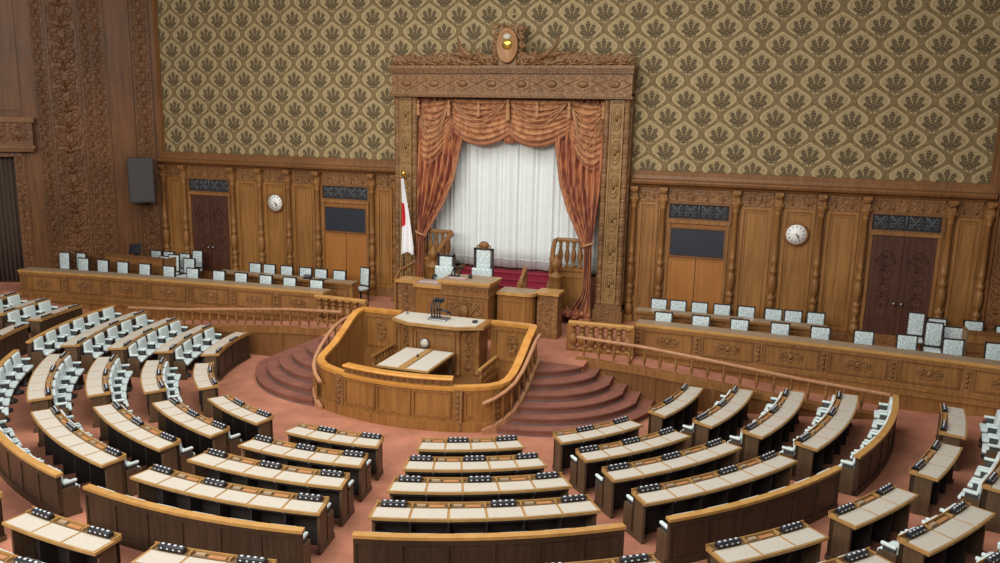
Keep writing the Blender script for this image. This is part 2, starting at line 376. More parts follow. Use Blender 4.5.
# back wall
m = mb()
for s in (-1, 1):
    a = sorted((s*3.06, s*14.3)); m.box(a[0], a[1], .0, .35, 0, 12.6)
m.box(-3.06, 3.06, 0, .35, 8.15, 12.6); m.box(-3.2, 3.2, 2.9, 3.1, 0, 8.3)
for s in (-1, 1): a = sorted((s*3.06, s*3.2)); m.box(a[0], a[1], .3, 3, 0, 8.3)
m.box(-3.2, 3.2, .3, 3.1, 8.15, 8.3)
struct(m.build('wall_back', OAK), 'oak panelled back wall of the chamber', 'wall')
m = mb()
for s in (-1, 1): a = sorted((s*4.0, s*14.07)); m.box(a[0], a[1], -.02, .01, 5.9, 12.6)
m.box(-4.0, 4.0, -.02, .01, 8.9, 12.6)
struct(m.build('wall_back_wallpaper', WPAP), 'tan and brown damask wallpaper above the oak panelling', 'wallpaper')
# mouldings round the wallpaper and the cornice of the wainscot
ci = 0
for s in (-1, 1):
    m = mb(); ci += 1
    sec = [(0, 5.44), (.10, 5.44), (.13, 5.50), (.30, 5.56), (.33, 5.63), (.30, 5.68), (.12, 5.72), (.10, 5.82), (.07, 5.86), (.07, 5.95), (0, 5.97)]
    a = (4.14, 14.25) if s > 0 else (-14.25, -4.14)
    vs = [(x, -q, z) for x in a for q, z in sec]; k = len(sec)
    m.add(vs, [[j, (j+1) % k, k+(j+1) % k, k+j] for j in range(k)]+[list(range(k))[::-1], list(range(k, 2*k))])
    n = 150
    for i in range(n): x = a[0]+(a[1]-a[0])*(i+.5)/n; m.box(x-.018, x+.018, -.105, -.06, 5.73, 5.80)
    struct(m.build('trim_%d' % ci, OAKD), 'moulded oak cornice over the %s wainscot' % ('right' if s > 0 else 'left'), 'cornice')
    m = mb(); x = s*14.07; ci += 1
    for (q0, q1, d) in ((0, .07, .05), (.07, .16, .09), (.16, .30, .06)):
        b = sorted((x+s*q0, x+s*q1)); m.box(b[0], b[1], -d, 0, 5.95, 12.6)
    for i in range(95): z = 5.98+i*.07; b = sorted((x+s*.01, x+s*.05)); m.box(b[0], b[1], -.075, -.04, z, z+.035)
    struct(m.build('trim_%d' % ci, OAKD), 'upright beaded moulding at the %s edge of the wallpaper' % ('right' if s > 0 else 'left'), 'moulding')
PX = [4.20, 5.12, 7.33, 8.56, 9.78, 10.99, 13.21, 14.17]
# wainscot bays: panels, frieze, columns
COLP_ = [(.10, 0), (.10, .30), (.075, .34), (.075, .42), (.10, .46), (.055, .50), (.055, .62), (.085, .70), (.085, .80), (.06, .84), (.095, .90), (.095, .97), (.05, 1.02), (.05, 1.08),
        (.075, 1.14), (.098, 1.3), (.10, 1.45), (.085, 1.6), (.055, 1.68), (.09, 1.72), (.09, 1.80), (.055, 1.85), (.07, 1.95), (.075, 2.05), (.09, 2.1), (.07, 2.14), (.074, 2.3), (.066, 3.5), (.085, 3.53), (.068, 3.57), (.08, 3.65), (.12, 3.78), (.12, 3.83)]
COLP = [(r*1.25, z) for r, z in COLP_]
pi_ = 0
for s in (-1, 1):
    side = 'right' if s > 0 else 'left'
    for i, px in enumerate(PX):
        x = s*px; m = mb()
        m.box(x-.13, x+.13, -.24, 0, STG, 1.30); m.lathe(COLP, (x, -.13, 1.28), 10)
        m.box(x-.14, x+.14, -.22, 0, 5.05, 5.12); m.box(x-.10, x+.10, -.16, 0, 5.12, 5.36); m.box(x-.12, x+.12, -.28, 0, 5.36, 5.46)
        m.tube([(x-.1, -.2, 5.33), (x+.1, -.2, 5.33)], .06, 8); m.box(x-.15, x+.15, -.04, 0, 1.3, 5.1)
        struct(m.build('wall_column', OAK), 'turned oak half column on the %s wainscot, %s from the throne' % (side, ORD[i]), 'column')
    for i in range(7):
        x0, x1 = PX[i]+.16, PX[i+1]-.16; xa, xb = sorted((s*x0, s*x1)); pi_ += 1
        T = plane((xa, 0, 0), (1, 0, 0), (0, 0, 1), (0, -1, 0)); W = xb-xa
        wide = i in (1, 5)
        m = mb(); m.box(xa-.05, xb+.05, -.06, 0, STG, 1.38); m.box(xa, xb, -.03, 0, 5.0, 5.45)
        TF = plane(((xa+xb)/2, -.03, 5.06), (1, 0, 0), (0, 0, 1), (0, -1, 0))
        k = max(2, round(W/.42))
        m.box(xa, xb, -.07, 0, 4.99, 5.06); m.box(xa, xb, -.06, 0, 5.36, 5.44)
        for q in range(k):
            cx = -W/2+W*(q+.5)/k
            for sg in (-1, 1):
                sp = spiral(cx+sg*W/k*.22, .15, .085, pi if sg > 0 else 0, 1.1, 9, .2, sg*(1 if q % 2 else -1)); m.tube([(a, b, .0) for a, b in sp], .019, 5, .012, T=TF)
            m.tube([(cx, .02, 0), (cx, .15, .02), (cx, .27, 0)], .03, 5, .01, T=TF)
        struct(m.build('trim_frieze', OAKC), 'carved leaf frieze above wainscot bay %s from the throne, %s side' % (ORD[i], side), 'frieze')
        if not wide:
            m = mb(); m.box(xa, xb, -.02, .0, 1.38, 5.0); frame_rect(m, plane((xa, -.02, 0), (1, 0, 0), (0, 0, 1), (0, -1, 0)), 0.0, W, 1.38, 4.98, .09, .05)
            frame_rect(m, plane((xa, -.02, 0), (1, 0, 0), (0, 0, 1), (0, -1, 0)), .13, W-.13, 1.52, 4.84, .03, .025)
            struct(m.build('wall_panel', OAKP), 'tall plain oak wall panel, %s bay from the throne, %s side' % (ORD[i], side), 'wall panel')
        else:
            # grille over a door or a board
            g = thing('ventilation_grille', 'dark scrolled iron grille above the %s %s' % (side, 'dark board' if i == 1 else 'mahogany door'), 'grille', ((xa+xb)/2, -.05, 4.5), group='iron grilles in the wainscot')
            gx0, gx1, gz0, gz1 = (xa+xb)/2-.90, (xa+xb)/2+.90, 4.50, 4.99
            q = mb(); q.box(gx0, gx1, -.03, -.01, gz0, gz1); q.build('backing', IRONB, g)
            q = mb(); frame_rect(q, plane((gx0, -.03, 0), (1, 0, 0), (0, 0, 1), (0, -1, 0)), -.1, 1.9, gz0-.08, gz1+.06, .09, .06); q.build('frame', OAKD, g)
            q = mb(); TG = plane(((xa+xb)/2, -.045, (gz0+gz1)/2), (1, 0, 0), (0, 0, 1), (0, -1, 0))
            for cx in (-.68, -.25, .25, .68):
                for sz in (-1, 1):
                    for sg in (-1, 1):
                        sp = spiral(cx+sg*.1, sz*.11, .095, 0 if sg < 0 else pi, 1.3, 12, .2, sg*sz); q.tube([(a, b, 0) for a, b in sp], .011, 4, T=TG)
                q.tube([(cx-.2, -.22, 0), (cx, 0, .01), (cx+.2, .22, 0)], .012, 4, T=TG); q.tube([(cx-.2, .22, 0), (cx, 0, .01), (cx+.2, -.22, 0)], .012, 4, T=TG)
            q.tube([(0, -.24, 0), (0, .1, .01), (0, .24, 0)], .02, 5, T=TG); q.build('scrollwork', IRON, g)
            m = mb(); m.box(xa-.02, xb+.02, -.12, 0, 4.36, 4.46)
            for e in ((xa, xa+.09), (xb-.09, xb)): m.box(e[0], e[1], -.09, 0, 1.38, 4.36)
            struct(m.build('trim_doorframe', OAK), 'oak frame round the %s %s' % (side, 'board' if i == 1 else 'door'), 'frame')
            cx = (xa+xb)/2; hw = W/2-.09
            if i == 1:
                m = mb()
                for (a0, a1) in ((cx-hw, cx-.015), (cx+.015, cx+hw)):
                    m.box(a0, a1, -.03, 0, 1.38, 3.3); frame_rect(m, plane((a0, -.03, 0), (1, 0, 0), (0, 0, 1), (0, -1, 0)), .0, a1-a0, 1.38, 3.28, .1, .015)
                m.box(cx-hw, cx+hw, -.02, 0, 3.3, 4.36)
                struct(m.build('wall_panel', ORANGEP), 'orange toned pair of oak panels under the %s board' % side, 'wall panel')
                b = thing('notice_board', 'blank blue black board in the oak wall %s of the throne' % side, 'board', (cx, -.05, 3.3), group='boards beside the throne')
                q = mb(); q.box(cx-.82, cx+.82, -.07, -.02, 3.34, 4.17); q.build('board_face', BOARD, b)
                q = mb(); frame_rect(q, plane((cx-.87, -.03, 0), (1, 0, 0), (0, 0, 1), (0, -1, 0)), 0, 1.74, 3.28, 4.24, .05, .07); q.build('frame', OAKD, b)
            else:
                dn = 1 if s < 0 else 2
                dd = struct(thing('door_%d' % dn, 'dark mahogany double door with carved leaves in the %s wall bay' % side, 'door', (cx, 0, STG)))
                for sg in (-1, 1):
                    a0, a1 = sorted((cx+sg*.012, cx+sg*hw)); q = mb(); q.box(a0, a1, -.03, .02, STG, 4.36)
                    TD = plane((a0, -.03, 0), (1, 0, 0), (0, 0, 1), (0, -1, 0)); Wd = a1-a0
                    frame_rect(q, TD, 0, Wd, STG, 4.36, .13, .025); frame_rect(q, TD, .17, Wd-.17, STG+.2, 1.9, .04, .02)
                    leaf = q.build('door_leaf', DOORW, dd)
                    q = mb(); TR = plane(((a0+a1)/2, -.035, 2.2), (1, 0, 0), (0, 0, 1), (0, -1, 0)); relief(q, TR, .46, 1.6, .02, .4)
                    q.tube([(.25*cos(t), 1.35+.35*sin(t), 0) for t in [pi*i/12 for i in range(13)]], .02, 5, T=TR); q.build('carving', DOORW, leaf, org=leaf['_o'])
                    q = mb(); q.lathe([(.02, 0), (.02, .05), (.045, .07), (.045, .1), (.01, .12)], n=10, T=lambda a, b, c, sg=sg: (cx+sg*.10+a, -.05-c, 2.35+b)); q.build('door_handle', GREYM, leaf, org=leaf['_o'])
for s in (-1, 1):
    # clocks
    c = thing('wall_clock', 'round white wall clock on the oak panel %s of the throne' % ('right' if s > 0 else 'left'), 'clock', (s*9.13, -.05, 4.23), group='wall clocks')
    TC = lambda a, b, z, s=s: (s*9.13+a, -.05-z, 4.23+b)
    q = mb(); q.lathe([(.30, 0), (.35, .03), (.36, .07), (.32, .10), (.285, .085)], n=28, T=TC); q.build('bezel', GREYM if False else OAKC, c)
    q = mb(); q.lathe([(.001, .06), (.29, .06), (.29, .088), (.001, .09)], n=28, T=TC); q.build('clock_face', FACE, c)
    q = mb()
    for k in range(12): a = k*pi/6; q.box(-.011, .011, .20, .25, .09, .096, T=lambda x, y, z, a=a: TC(x*cos(a)+y*sin(a), -x*sin(a)+y*cos(a), z))
    q.build('hour_marks', BLACK, c)
    for nm, a, L, wd in (('hour_hand', 2.28, .13, .014), ('minute_hand', 2.62, .20, .009)):
        q = mb(); q.box(-wd, wd, -.03, L, .097, .103, T=lambda x, y, z, a=a: TC(x*cos(a)+y*sin(a), -x*sin(a)+y*cos(a), z)); q.build(nm, BLACK, c)

# splayed side walls
for s in (-1, 1):
    side = 'right' if s > 0 else 'left'
    o = Vector((s*14.38, -.22, 0)); u = Vector((s*.7071, -.7071, 0)); n = Vector((-s*.7071, -.7071, 0))
    T = plane(o, u, (0, 0, 1), n); B = lambda m, a0, a1, d0, d1, z0, z1: m.box(a0, a1, d0, d1, z0, z1, T=lambda x, y, z: T(x, z, y))
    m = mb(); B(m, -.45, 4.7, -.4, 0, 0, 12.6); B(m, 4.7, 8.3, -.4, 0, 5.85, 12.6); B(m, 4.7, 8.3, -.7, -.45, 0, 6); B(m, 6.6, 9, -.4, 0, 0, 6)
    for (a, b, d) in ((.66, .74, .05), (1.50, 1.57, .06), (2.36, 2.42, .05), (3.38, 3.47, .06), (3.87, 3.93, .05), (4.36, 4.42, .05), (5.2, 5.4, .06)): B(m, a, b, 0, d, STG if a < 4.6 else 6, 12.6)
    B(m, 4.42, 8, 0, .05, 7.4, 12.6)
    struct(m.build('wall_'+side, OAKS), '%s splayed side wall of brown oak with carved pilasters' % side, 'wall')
    for j, (c, wd, dp, u_) in enumerate(((.30, .5, .12, .55), (1.77, .3, .09, .5), (2.15, .3, .09, .5), (2.9, .88, .10, .95), (3.66, .28, .10, .5))):
        m = mb(); B(m, c-wd/2-.06, c+wd/2+.06, 0, dp*.55, STG, 12.6)
        for e in (-1, 1): B(m, c+e*(wd/2+.03)-.02, c+e*(wd/2+.03)+.02, 0, dp, STG, 12.6)
        TR = plane(tuple(o+u*c+n*dp*.55+Vector((0, 0, 1.6))), u, (0, 0, 1), n)
        if s < 0 or j == 0: relief(m, TR, wd, 10.4, .030 if wd < .6 else .05, u_*.78)
        struct(m.build('wall_pilaster', OAKSC), 'carved %s oak pilaster, %s from the corner of the %s wall' % ('broad' if wd > .8 else 'narrow', ORD[j], side), 'pilaster')
    if s < 0:
        m = mb(); B(m, 4.42, 4.72, 0, .07, STG, 5.95); relief(m, plane(tuple(o+u*4.57+n*.07+Vector((0, 0, 1.6))), u, (0, 0, 1), n), .22, 4.2, .018, .5)
        B(m, 4.42, 8, 0, .08, 5.75, 5.97); struct(m.build('trim_doorway', OAKSC), 'carved oak surround of the dark left doorway', 'door frame')
        m = mb(); m.grid(lambda a, b: T(4.70+2*a, .9+4.95*b, -.22+.05*sin(a*2*pi*14)), 90, 2); struct(m.build('door_3', CURTD, solid=.02), 'dark pleated curtain hanging in the left doorway', 'doorway curtain')
        g = thing('gallery_box', 'carved oak balcony front over the dark left doorway', 'balcony', tuple(o+u*5+Vector((0, 0, 6))))
        q = mb(); B(q, 4.05, 8, 0, .42, 6.25, 6.98); relief(q, plane(tuple(o+u*4.5+n*.42+Vector((0, 0, 6.3))), u, (0, 0, 1), n), .55, .6, .02, .6)
        for cc in (5.1, 5.7): relief(q, plane(tuple(o+u*cc+n*.42+Vector((0, 0, 6.3))), u, (0, 0, 1), n), .55, .6, .02, .6)
        q.build('front_panel', OAKSC, g)
        q = mb(); B(q, 3.98, 8, 0, .5, 6.98, 7.16); q.build('top_rail', OAKD, g)
        q = mb(); B(q, 4.0, 8, 0, .48, 6.05, 6.16); B(q, 4.06, 8, 0, .4, 5.95, 6.25); q.build('lower_moulding', OAKD, g)
# loudspeaker on the left splay
o = Vector((-14.2, -.3, 0)); u = Vector((-.7071, -.7071, 0)); n = Vector((.7071, -.7071, 0)); T = plane(o, u, (0, 0, 1), n)
g = thing('loudspeaker', 'large dark grey loudspeaker on the left wall corner', 'speaker', tuple(o+u*.8+Vector((0, 0, 4.1))))
q = mb(); q.rbox(.22, 1.12, .15, .72, 4.06, 5.74, .05, T=lambda x, y, z: T(x, z, y)); q.build('cabinet', SPK, g)
q = mb(); q.box(.27, 1.07, .70, .735, 4.14, 5.66, T=lambda x, y, z: T(x, z, y)); q.build('front_mesh', SPK, g)
q = mb(); q.box(.55, .75, 0, .2, 4.6, 5.2, T=lambda x, y, z: T(x, z, y)); q.build('wall_bracket', GREYM, g)

# ================================================================== THRONE BAY
bay = thing('throne_canopy', 'tall carved oak canopy framing the curtained throne', 'canopy', (0, -.4, STG))
for s in (-1, 1):
    a = sorted((s*3.16, s*4.04)); q = mb(); q.box(a[0], a[1], -.45, .0, STG, 8.2); q.box(a[0]-.04, a[1]+.04, -.72, 0, STG, 1.45); q.box(a[0], a[1], -.68, 0, 1.45, 1.62)
    q.build('pier', BAYW, bay)
    for xx in (3.27, 3.91):
        prof = [(.12, 0), (.12, .12)]
        z = .12
        while z < 6.2: prof += [(.085, z+.02), (.115, z+.05), (.085, z+.08), (.095, z+.12), (.112, z+.25), (.112, z+.33), (.095, z+.44)]; z += .46
        prof += [(.12, 6.5), (.12, 6.58)]
        q = mb(); q.lathe(prof, (s*xx, -.52, 1.6), 10); q.build('beaded_column', BAYW, bay)
    q = mb(); x = s*3.59; q.box(x-.22, x+.22, -.56, -.4, 1.62, 8.15); frame_rect(q, plane((x-.22, -.56, 0), (1, 0, 0), (0, 0, 1), (0, -1, 0)), 0, .44, 1.66, 8.1, .05, .03)
    TR = plane((x, -.56, 1.8), (1, 0, 0), (0, 0, 1), (0, -1, 0))
    for i in range(6):
        zc = .5+i*1.05
        q.tube([(.14*cos(2*pi*k/16), zc+.36*sin(2*pi*k/16), .0) for k in range(17)], .034, 5, T=TR)
        q.tube([(.085*cos(2*pi*k/14), zc+.25*sin(2*pi*k/14), .0) for k in range(15)], .026, 5, T=TR)
        q.lathe([(.001, 0), (.05, .01), (.001, .04)], n=8, T=lambda a, b, c, zc=zc: TR(a, zc+b*2.4, c))
        for sg in (-1, 1): q.tube([(a, b, 0) for a, b in spiral(sg*.10, zc+.52, .08, 0 if sg < 0 else pi, 1.1, 9, .2, sg)], .024, 5, T=TR)
    q.build('carved_panel', GOLDW, bay)
q = mb(); q.box(-4.04, 4.04, -.70, .0, 8.15, 9.08); 
for (z0, z1, d) in ((8.12, 8.22, .76), (8.22, 8.28, .72), (8.88, 8.96, .76), (8.96, 9.02, .80), (9.02, 9.12, .86)): q.box(-4.03-(d-.7)*.5, 4.03+(d-.7)*.5, -d, 0, z0, z1)
for i in range(110): x = -4.1+8.2*(i+.5)/110; q.box(x-.02, x+.02, -.80, -.7, 8.885, 8.945); q.box(x-.02, x+.02, -.79, -.7, 8.13, 8.20)
q.build('entablature', BAYW, bay)
q = mb(); TR = plane((0, -.70, 8.56), (1, 0, 0), (0, 0, 1), (0, -1, 0))
for i in range(8):
    cx = -3.5+i*1.0
    q.tube([(cx+.5*t, .22*(1-abs(t)), 0) for t in (-1, -.5, 0, .5, 1)], .02, 5, T=TR); q.tube([(cx+.5*t, -.22*(1-abs(t)), 0) for t in (-1, -.5, 0, .5, 1)], .02, 5, T=TR)
    q.lathe([(.001, 0), (.14, .005), (.1, .03), (.001, .06)], n=10, T=lambda a, b, c, cx=cx: TR(cx+a*1.3, b*.8, c))
    for sg in (-1, 1):
        for sz in (-1, 1): q.tube([(a, b, 0) for a, b in spiral(cx+sg*.33, sz*.17, .09, 0 if sg > 0 else pi, 1.1, 9, .2, sg*sz)], .017, 5, T=TR)
q.build('frieze_carving', BAYW, bay)
# crest
q = mb(); TR = plane((0, -.62, 9.12), (1, 0, 0), (0, 0, 1), (0, -1, 0))
for s in (-1, 1):
    vine = [(s*(.5+3.45*t), .17+.09*sin(t*8.5*pi/1.7+.6)*(1-.3*t), .03) for t in [k/40 for k in range(41)]]
    q.tube(vine, .075, 7, .05, T=TR)
    for i in range(9):
        cx = s*(.62+.39*i); up_ = 1 if i % 2 else -1; k_ = 1-.02*i
        q.tube([(a, b, .05) for a, b in spiral(cx, .22+.02*up_, .165*k_, pi*(.5 if up_ > 0 else 1.4), 1.3, 16, .16, s*up_)], .058, 7, .024, T=TR)
        for (dx, hh, rr) in ((.12, .40, .07), (.24, .30, .06), (-.06, .34, .055)):
            q.tube([(cx+s*(dx-.14), .04, .0), (cx+s*(dx-.04), hh*.55*k_, .05), (cx+s*(dx+.10), hh*k_, .06), (cx+s*(dx+.24), hh*k_*.9, .02)], rr, 7, .015, T=TR)
        q.tube([(cx-s*.16, .02, .06), (cx, .07, .09), (cx+s*.2, .03, .05)], .05, 6, .02, T=TR)
    q.tube([(s*4.0, 0, 0), (s*4.06, .2, 0), (s*3.98, .5, 0)], .05, 6, .01, T=TR)
    for k in range(9):
        t = k/8; ex, ez = s*(.42+.05*sin(k*2)), .15+t*1.05
        sp = spiral(ex, ez, .12+.03*(k % 2), 0, 1.2, 10, .2, s*(1 if k % 2 else -1)); q.tube([(a, b, -.03) for a, b in sp], .045, 6, .018, T=TR)
    q.tube([(s*.32, .05, 0), (s*.62, .25, .04), (s*.85, .2, 0)], .05, 6, .02, T=TR)
for k in range(5): q.tube([((k-2)*.05, 1.15, -.04), ((k-2)*.11, 1.28, 0), ((k-2)*.16, 1.34-.03*abs(k-2), 0)], .04, 5, .012, T=TR)
q.box(-.3, .3, -.05, 0.0, 0, 1.2, T=lambda x, y, z: TR(x, z, y)); q.box(-4.1, 4.1, -.3, -.1, -.02, .05, T=lambda x, y, z: TR(x, z, y))
q.build('crest_scrollwork', BAYW, bay)
for s in (-1, 1):
    q = mb()
    q.tube([(s*.95, .22, .05), (s*1.15, .24, .08), (s*1.45, .32, .08), (s*1.7, .3, .05)], .10, 8, .05, T=TR)
    q.tube([(s*1.05, .24, .06), (s*.92, .38, .08), (s*.98, .52, .08), (s*.90, .56, .1), (s*.82, .52, .1)], .05, 7, .015, T=TR)
    q.tube([(s*1.12, .26, .10), (s*1.32, .36, .13), (s*1.5, .52, .13), (s*1.64, .74, .10), (s*1.70, .92, .05)], .12, 8, .02, T=TR)
    for k in range(4): q.tube([(s*(1.25+.06*k), .28, .10), (s*(1.5+.07*k), .40-.01*k, .12), (s*(1.74+.05*k), .72-.13*k, .08)], .06, 6, .012, T=TR)
    for k in range(3): q.tube([(s*1.6, .28, .05), (s*2.0, .2+.1*k, .06), (s*2.35, .3+.1*k, .02)], .045, 6, .012, T=TR)
    q.build('carved_bird', BAYW, bay)
q = mb(); q.lathe([(.001, .0), (.36, 0), (.40, .05), (.36, .10), (.33, .07), (.001, .07)], n=28, T=lambda a, b, c: TR(a*.9, .62+b*1.4, c+.02)); q.build('oval_medallion', MEDW, bay)
q = mb(); q.lathe([(.001, 0), (.15, 0), (.17, .02), (.15, .05), (.001, .07)], n=20, T=lambda a, b, c: TR(a, .66+b, c+.09)); q.build('gold_disc', GOLD, bay)
q = mb(); q.lathe([(.001, 0), (.12, 0), (.13, .02), (.001, .05)], n=16, T=lambda a, b, c: TR(a*1.1, .88+b*.8, c+.09)); q.build('bright_spot_disc', PAPER, bay)  # pale disc painting in the bright reflection on the medallion

# white curtain
cur = thing('throne_curtain', 'tall pleated white curtain closing off the throne', 'curtain', (0, .2, 2.4))
def cf(a): return .10+.05*abs(sin(a*pi*34))**.7*(1+.35*sin(a*61))+.035*sin(a*2*pi*9+1.3)
q = mb(); q.grid(lambda a, b: (-3.1+6.2*a+.02*sin(a*2*pi*21+b*2), cf(a), 2.46+5.62*b), 340, 8); q.build('pleats', CURT, cur, solid=.01)
q = mb(); q.grid(lambda a, b: (-3.1+6.2*a, cf(a)-.012, 2.72+.05*b), 340, 1); q.build('hem_band', SHEER, cur, solid=.006)
# drapes
def interp(x, pts):
    for (a, b), (c, d) in zip(pts, pts[1:]):
        if (x-a)*(x-c) <= 0: return b+(d-b)*(x-a)/(c-a)
    return pts[0][1] if abs(x-pts[0][0]) < abs(x-pts[-1][0]) else pts[-1][1]
for s in (-1, 1):
    side = 'right' if s > 0 else 'left'
    d = thing('drape', 'rust brocade drape tied back at the %s side of the throne' % side, 'drape', (s*2.9, -.3, STG), group='throne drapes')
    inn = [(8.1, 1.55), (6.8, 1.68), (5.6, 1.90), (4.8, 2.22), (4.2, 2.55), (3.8, 2.74), (3.55, 2.80)]
    out = [(8.1, 3.22), (5.5, 3.18), (3.55, 3.03)]
    def up(a, b, s=s):
        z = 3.55+(8.1-3.55)*b; xi, xo = interp(z, inn), interp(z, out); wd = xo-xi
        sag = .35*(1-b)**2*(1-a)*0
        return (s*(xi+wd*a), -.24-.55*(1-b)**1.5-(.03+.06*min(1, wd))*sin(a*2*pi*6.5)-.03*sin(a*2*pi*3+b*3), z-.25*(1-b)*(1-a)*(1 if b > .0 else 1)*min(1, wd*2))
    q = mb(); q.grid(up, 110, 40); q.build('upper_fall', BROC, d, solid=.012)
    q = mb(); q.grid(lambda a, b: up(0, b, s) if False else (up(0, b, s)[0]-s*(.10*a-.02), up(0, b, s)[1]-.06-.02*sin(b*120), up(0, b, s)[2]-.02*a), 2, 60); q.build('inner_border', FRNG, d, solid=.012)
    fl = (lambda b: max(0., 1-b/.42)**1.4) if s > 0 else (lambda b: .25*max(0., 1-b/.5))
    lo = lambda a, b: (s*(2.80+.25*a-.62*fl(b)*(1-a)+.06*fl(b)*a), -.80-.07*sin(a*2*pi*4+b*2)-.35*fl(b)*(.6+.4*sin(a*9+1)), 1.10+(3.6-1.10)*b+.10*fl(b)*sin(a*11)**2)
    q = mb(); q.grid(lo, 60, 34); q.build('lower_fall', BROC, d, solid=.012)
    q = mb(); q.tube([(s*(2.92+.17*cos(t)), -.79+.14*sin(t), 3.58+.06*cos(t)) for t in [2*pi*i/16 for i in range(17)]], .035, 7); q.build('tieback', ROPE, d)
    if s > 0:
        q = mb(); rr = random.Random(5)
        for k in range(16):
            cx, cy, r, zz = 2.66+rr.uniform(-.34, .38), -1.05+rr.uniform(-.3, .3), rr.uniform(.10, .18), rr.uniform(0, .30)
            q.tube([(cx+r*cos(t)*1.3, cy+r*sin(t), 1.13+zz+.05*sin(3*t+k)) for t in [2*pi*i/10*.8+k for i in range(10)]], .075, 6, .04)
        q.build('puddled_hem', BROC, d)
val = thing('valance', 'swagged rust valance with fringe and ropes above the white curtain', 'valance', (0, -.3, 8.1))
q = mb(); q.box(-3.22, 3.22, -.20, -.14, 7.25, 8.15); q.build('backing', BACKM, val)
def swag(x0, x1, zt0, zt1, drop0, drop1, mid, folds, y0=-.28, skew=0):
    def fn(a, b):
        sgm = 4*a*(1-a)
        t = a+skew*sgm*b*.25
        low = (drop0*(1-a)+drop1*a)*b+mid*sgm*b
        z = zt0*(1-a)+zt1*a-low
        return (x0+(x1-x0)*t, y0-.16*sgm*(.3+.7*b)-.11*abs(sin(b*pi*folds))*(.3+sgm), z)
    return fn
for s in (-1, 1):
    f1 = swag(s*.0, s*2.06, 8.08, 8.08, 1.02, .86, .42, 7); nm = 'right' if s > 0 else 'left'
    q = mb(); q.grid(f1, 40, 54); q.build('main_swag', SWAGM, val, solid=.012)
    q = mb(); q.grid(lambda a, b: (f1(a, 1)[0], f1(a, 1)[1]-.015-.012*sin(a*260), f1(a, 1)[2]+.02-.16*b), 120, 1); q.build('fringe', FRNG, val, solid=.01)
    f2 = swag(s*2.04, s*3.20, 8.05, 7.95, 1.05, 1.6, .62, 9, skew=.25)
    q = mb(); q.grid(f2, 36, 60); q.build('side_swag', SWAGM, val, solid=.012)
    q = mb(); q.grid(lambda a, b: (f2(a, 1)[0], f2(a, 1)[1]-.015-.012*sin(a*220), f2(a, 1)[2]+.02-.15*b), 100, 1); q.build('fringe', FRNG, val, solid=.01)
    q = mb()
    for k in range(4): q.tube([(s*(.1+1.85*t), -.44-.12*sin(pi*t), 7.95-(.20+.17*k)*sin(pi*t)) for t in [i/14 for i in range(15)]], .016, 5)
    for k in range(6): q.tube([(s*(2.1+1.04*t), -.42-.12*sin(pi*t), 7.85-.1*k*t-(.22+.2*k)*sin(pi*t)**1.2) for t in [i/14 for i in range(15)]], .016, 5)
    q.build('rope', ROPE, val)
    for xx in (1.0, 2.05, 3.16):
        q = mb(); x = s*xx; q.lathe([(.02, .2), (.06, .12), (.03, .06), (.07, 0), (.075, -.05), (.055, -.08), (.07, -.3), (.075, -.34)], (x, -.5, 7.85), 10); q.build('tassel', ROPE, val)
q = mb(); q.lathe([(.02, .2), (.06, .12), (.03, .06), (.07, 0), (.075, -.05), (.055, -.08), (.08, -.45), (.09, -.5)], (0, -.45, 7.9), 10); q.build('tassel', ROPE, val)
q = mb(); q.grid(lambda a, b: (-.34+.68*a, -.27-.03*sin(a*2*pi*4), 6.66+.6*b+.16*(2*a-1)**2), 30, 4); q.build('centre_drop', BROC, val, solid=.01)

# steps to the throne, balustrades
st = thing('throne_steps', 'dark red carpeted steps rising to the white curtain', 'steps', (0, -1.5, STG))
for i in range(8):
    z0 = STG+(i)*.166; q = mb(); y0 = -2.55+.31*i
    xl = 1.03 if i < 3 else -1.6
    q.box(xl, 1.6, y0, .25 if i == 7 else y0+.33, STG, z0+.166); q.tube([(xl, y0-.005, z0+.15), (1.6, y0-.005, z0+.15)], .02, 6); q.build('step', REDC, st)
for s in (-1, 1):
    q = mb()
    for i in range(8): y0 = -2.6+.31*i; a = sorted((s*1.60, s*1.78)); q.box(a[0], a[1], y0, .25, STG+i*.166, STG+(i+1)*.166+.05)
    q.build('side_cheek', OAK, st)
VASE = [(.075, 0), (.075, .06), (.045, .08), (.04, .12), (.06, .16), (.075, .24), (.08, .32), (.065, .44), (.04, .54), (.035, .58), (.055, .60), (.055, .63), (.035, .65), (.05, .72), (.07, .74), (.07, .80)]
VASE2 = [(.05, 0), (.05, .05), (.028, .07), (.03, .15), (.062, .3), (.066, .37), (.05, .5), (.03, .6), (.045, .64), (.045, .67), (.03, .69), (.05, .75), (.05, .8)]
def baluster(parent, x, y, z, h, mat, prof=VASE2, k=1.0, n=9):
    s_ = h/.8; q = mb(); q.lathe([(r*k, zz*s_) for r, zz in prof], (x, y, z), n); return q.build('baluster', mat, parent)
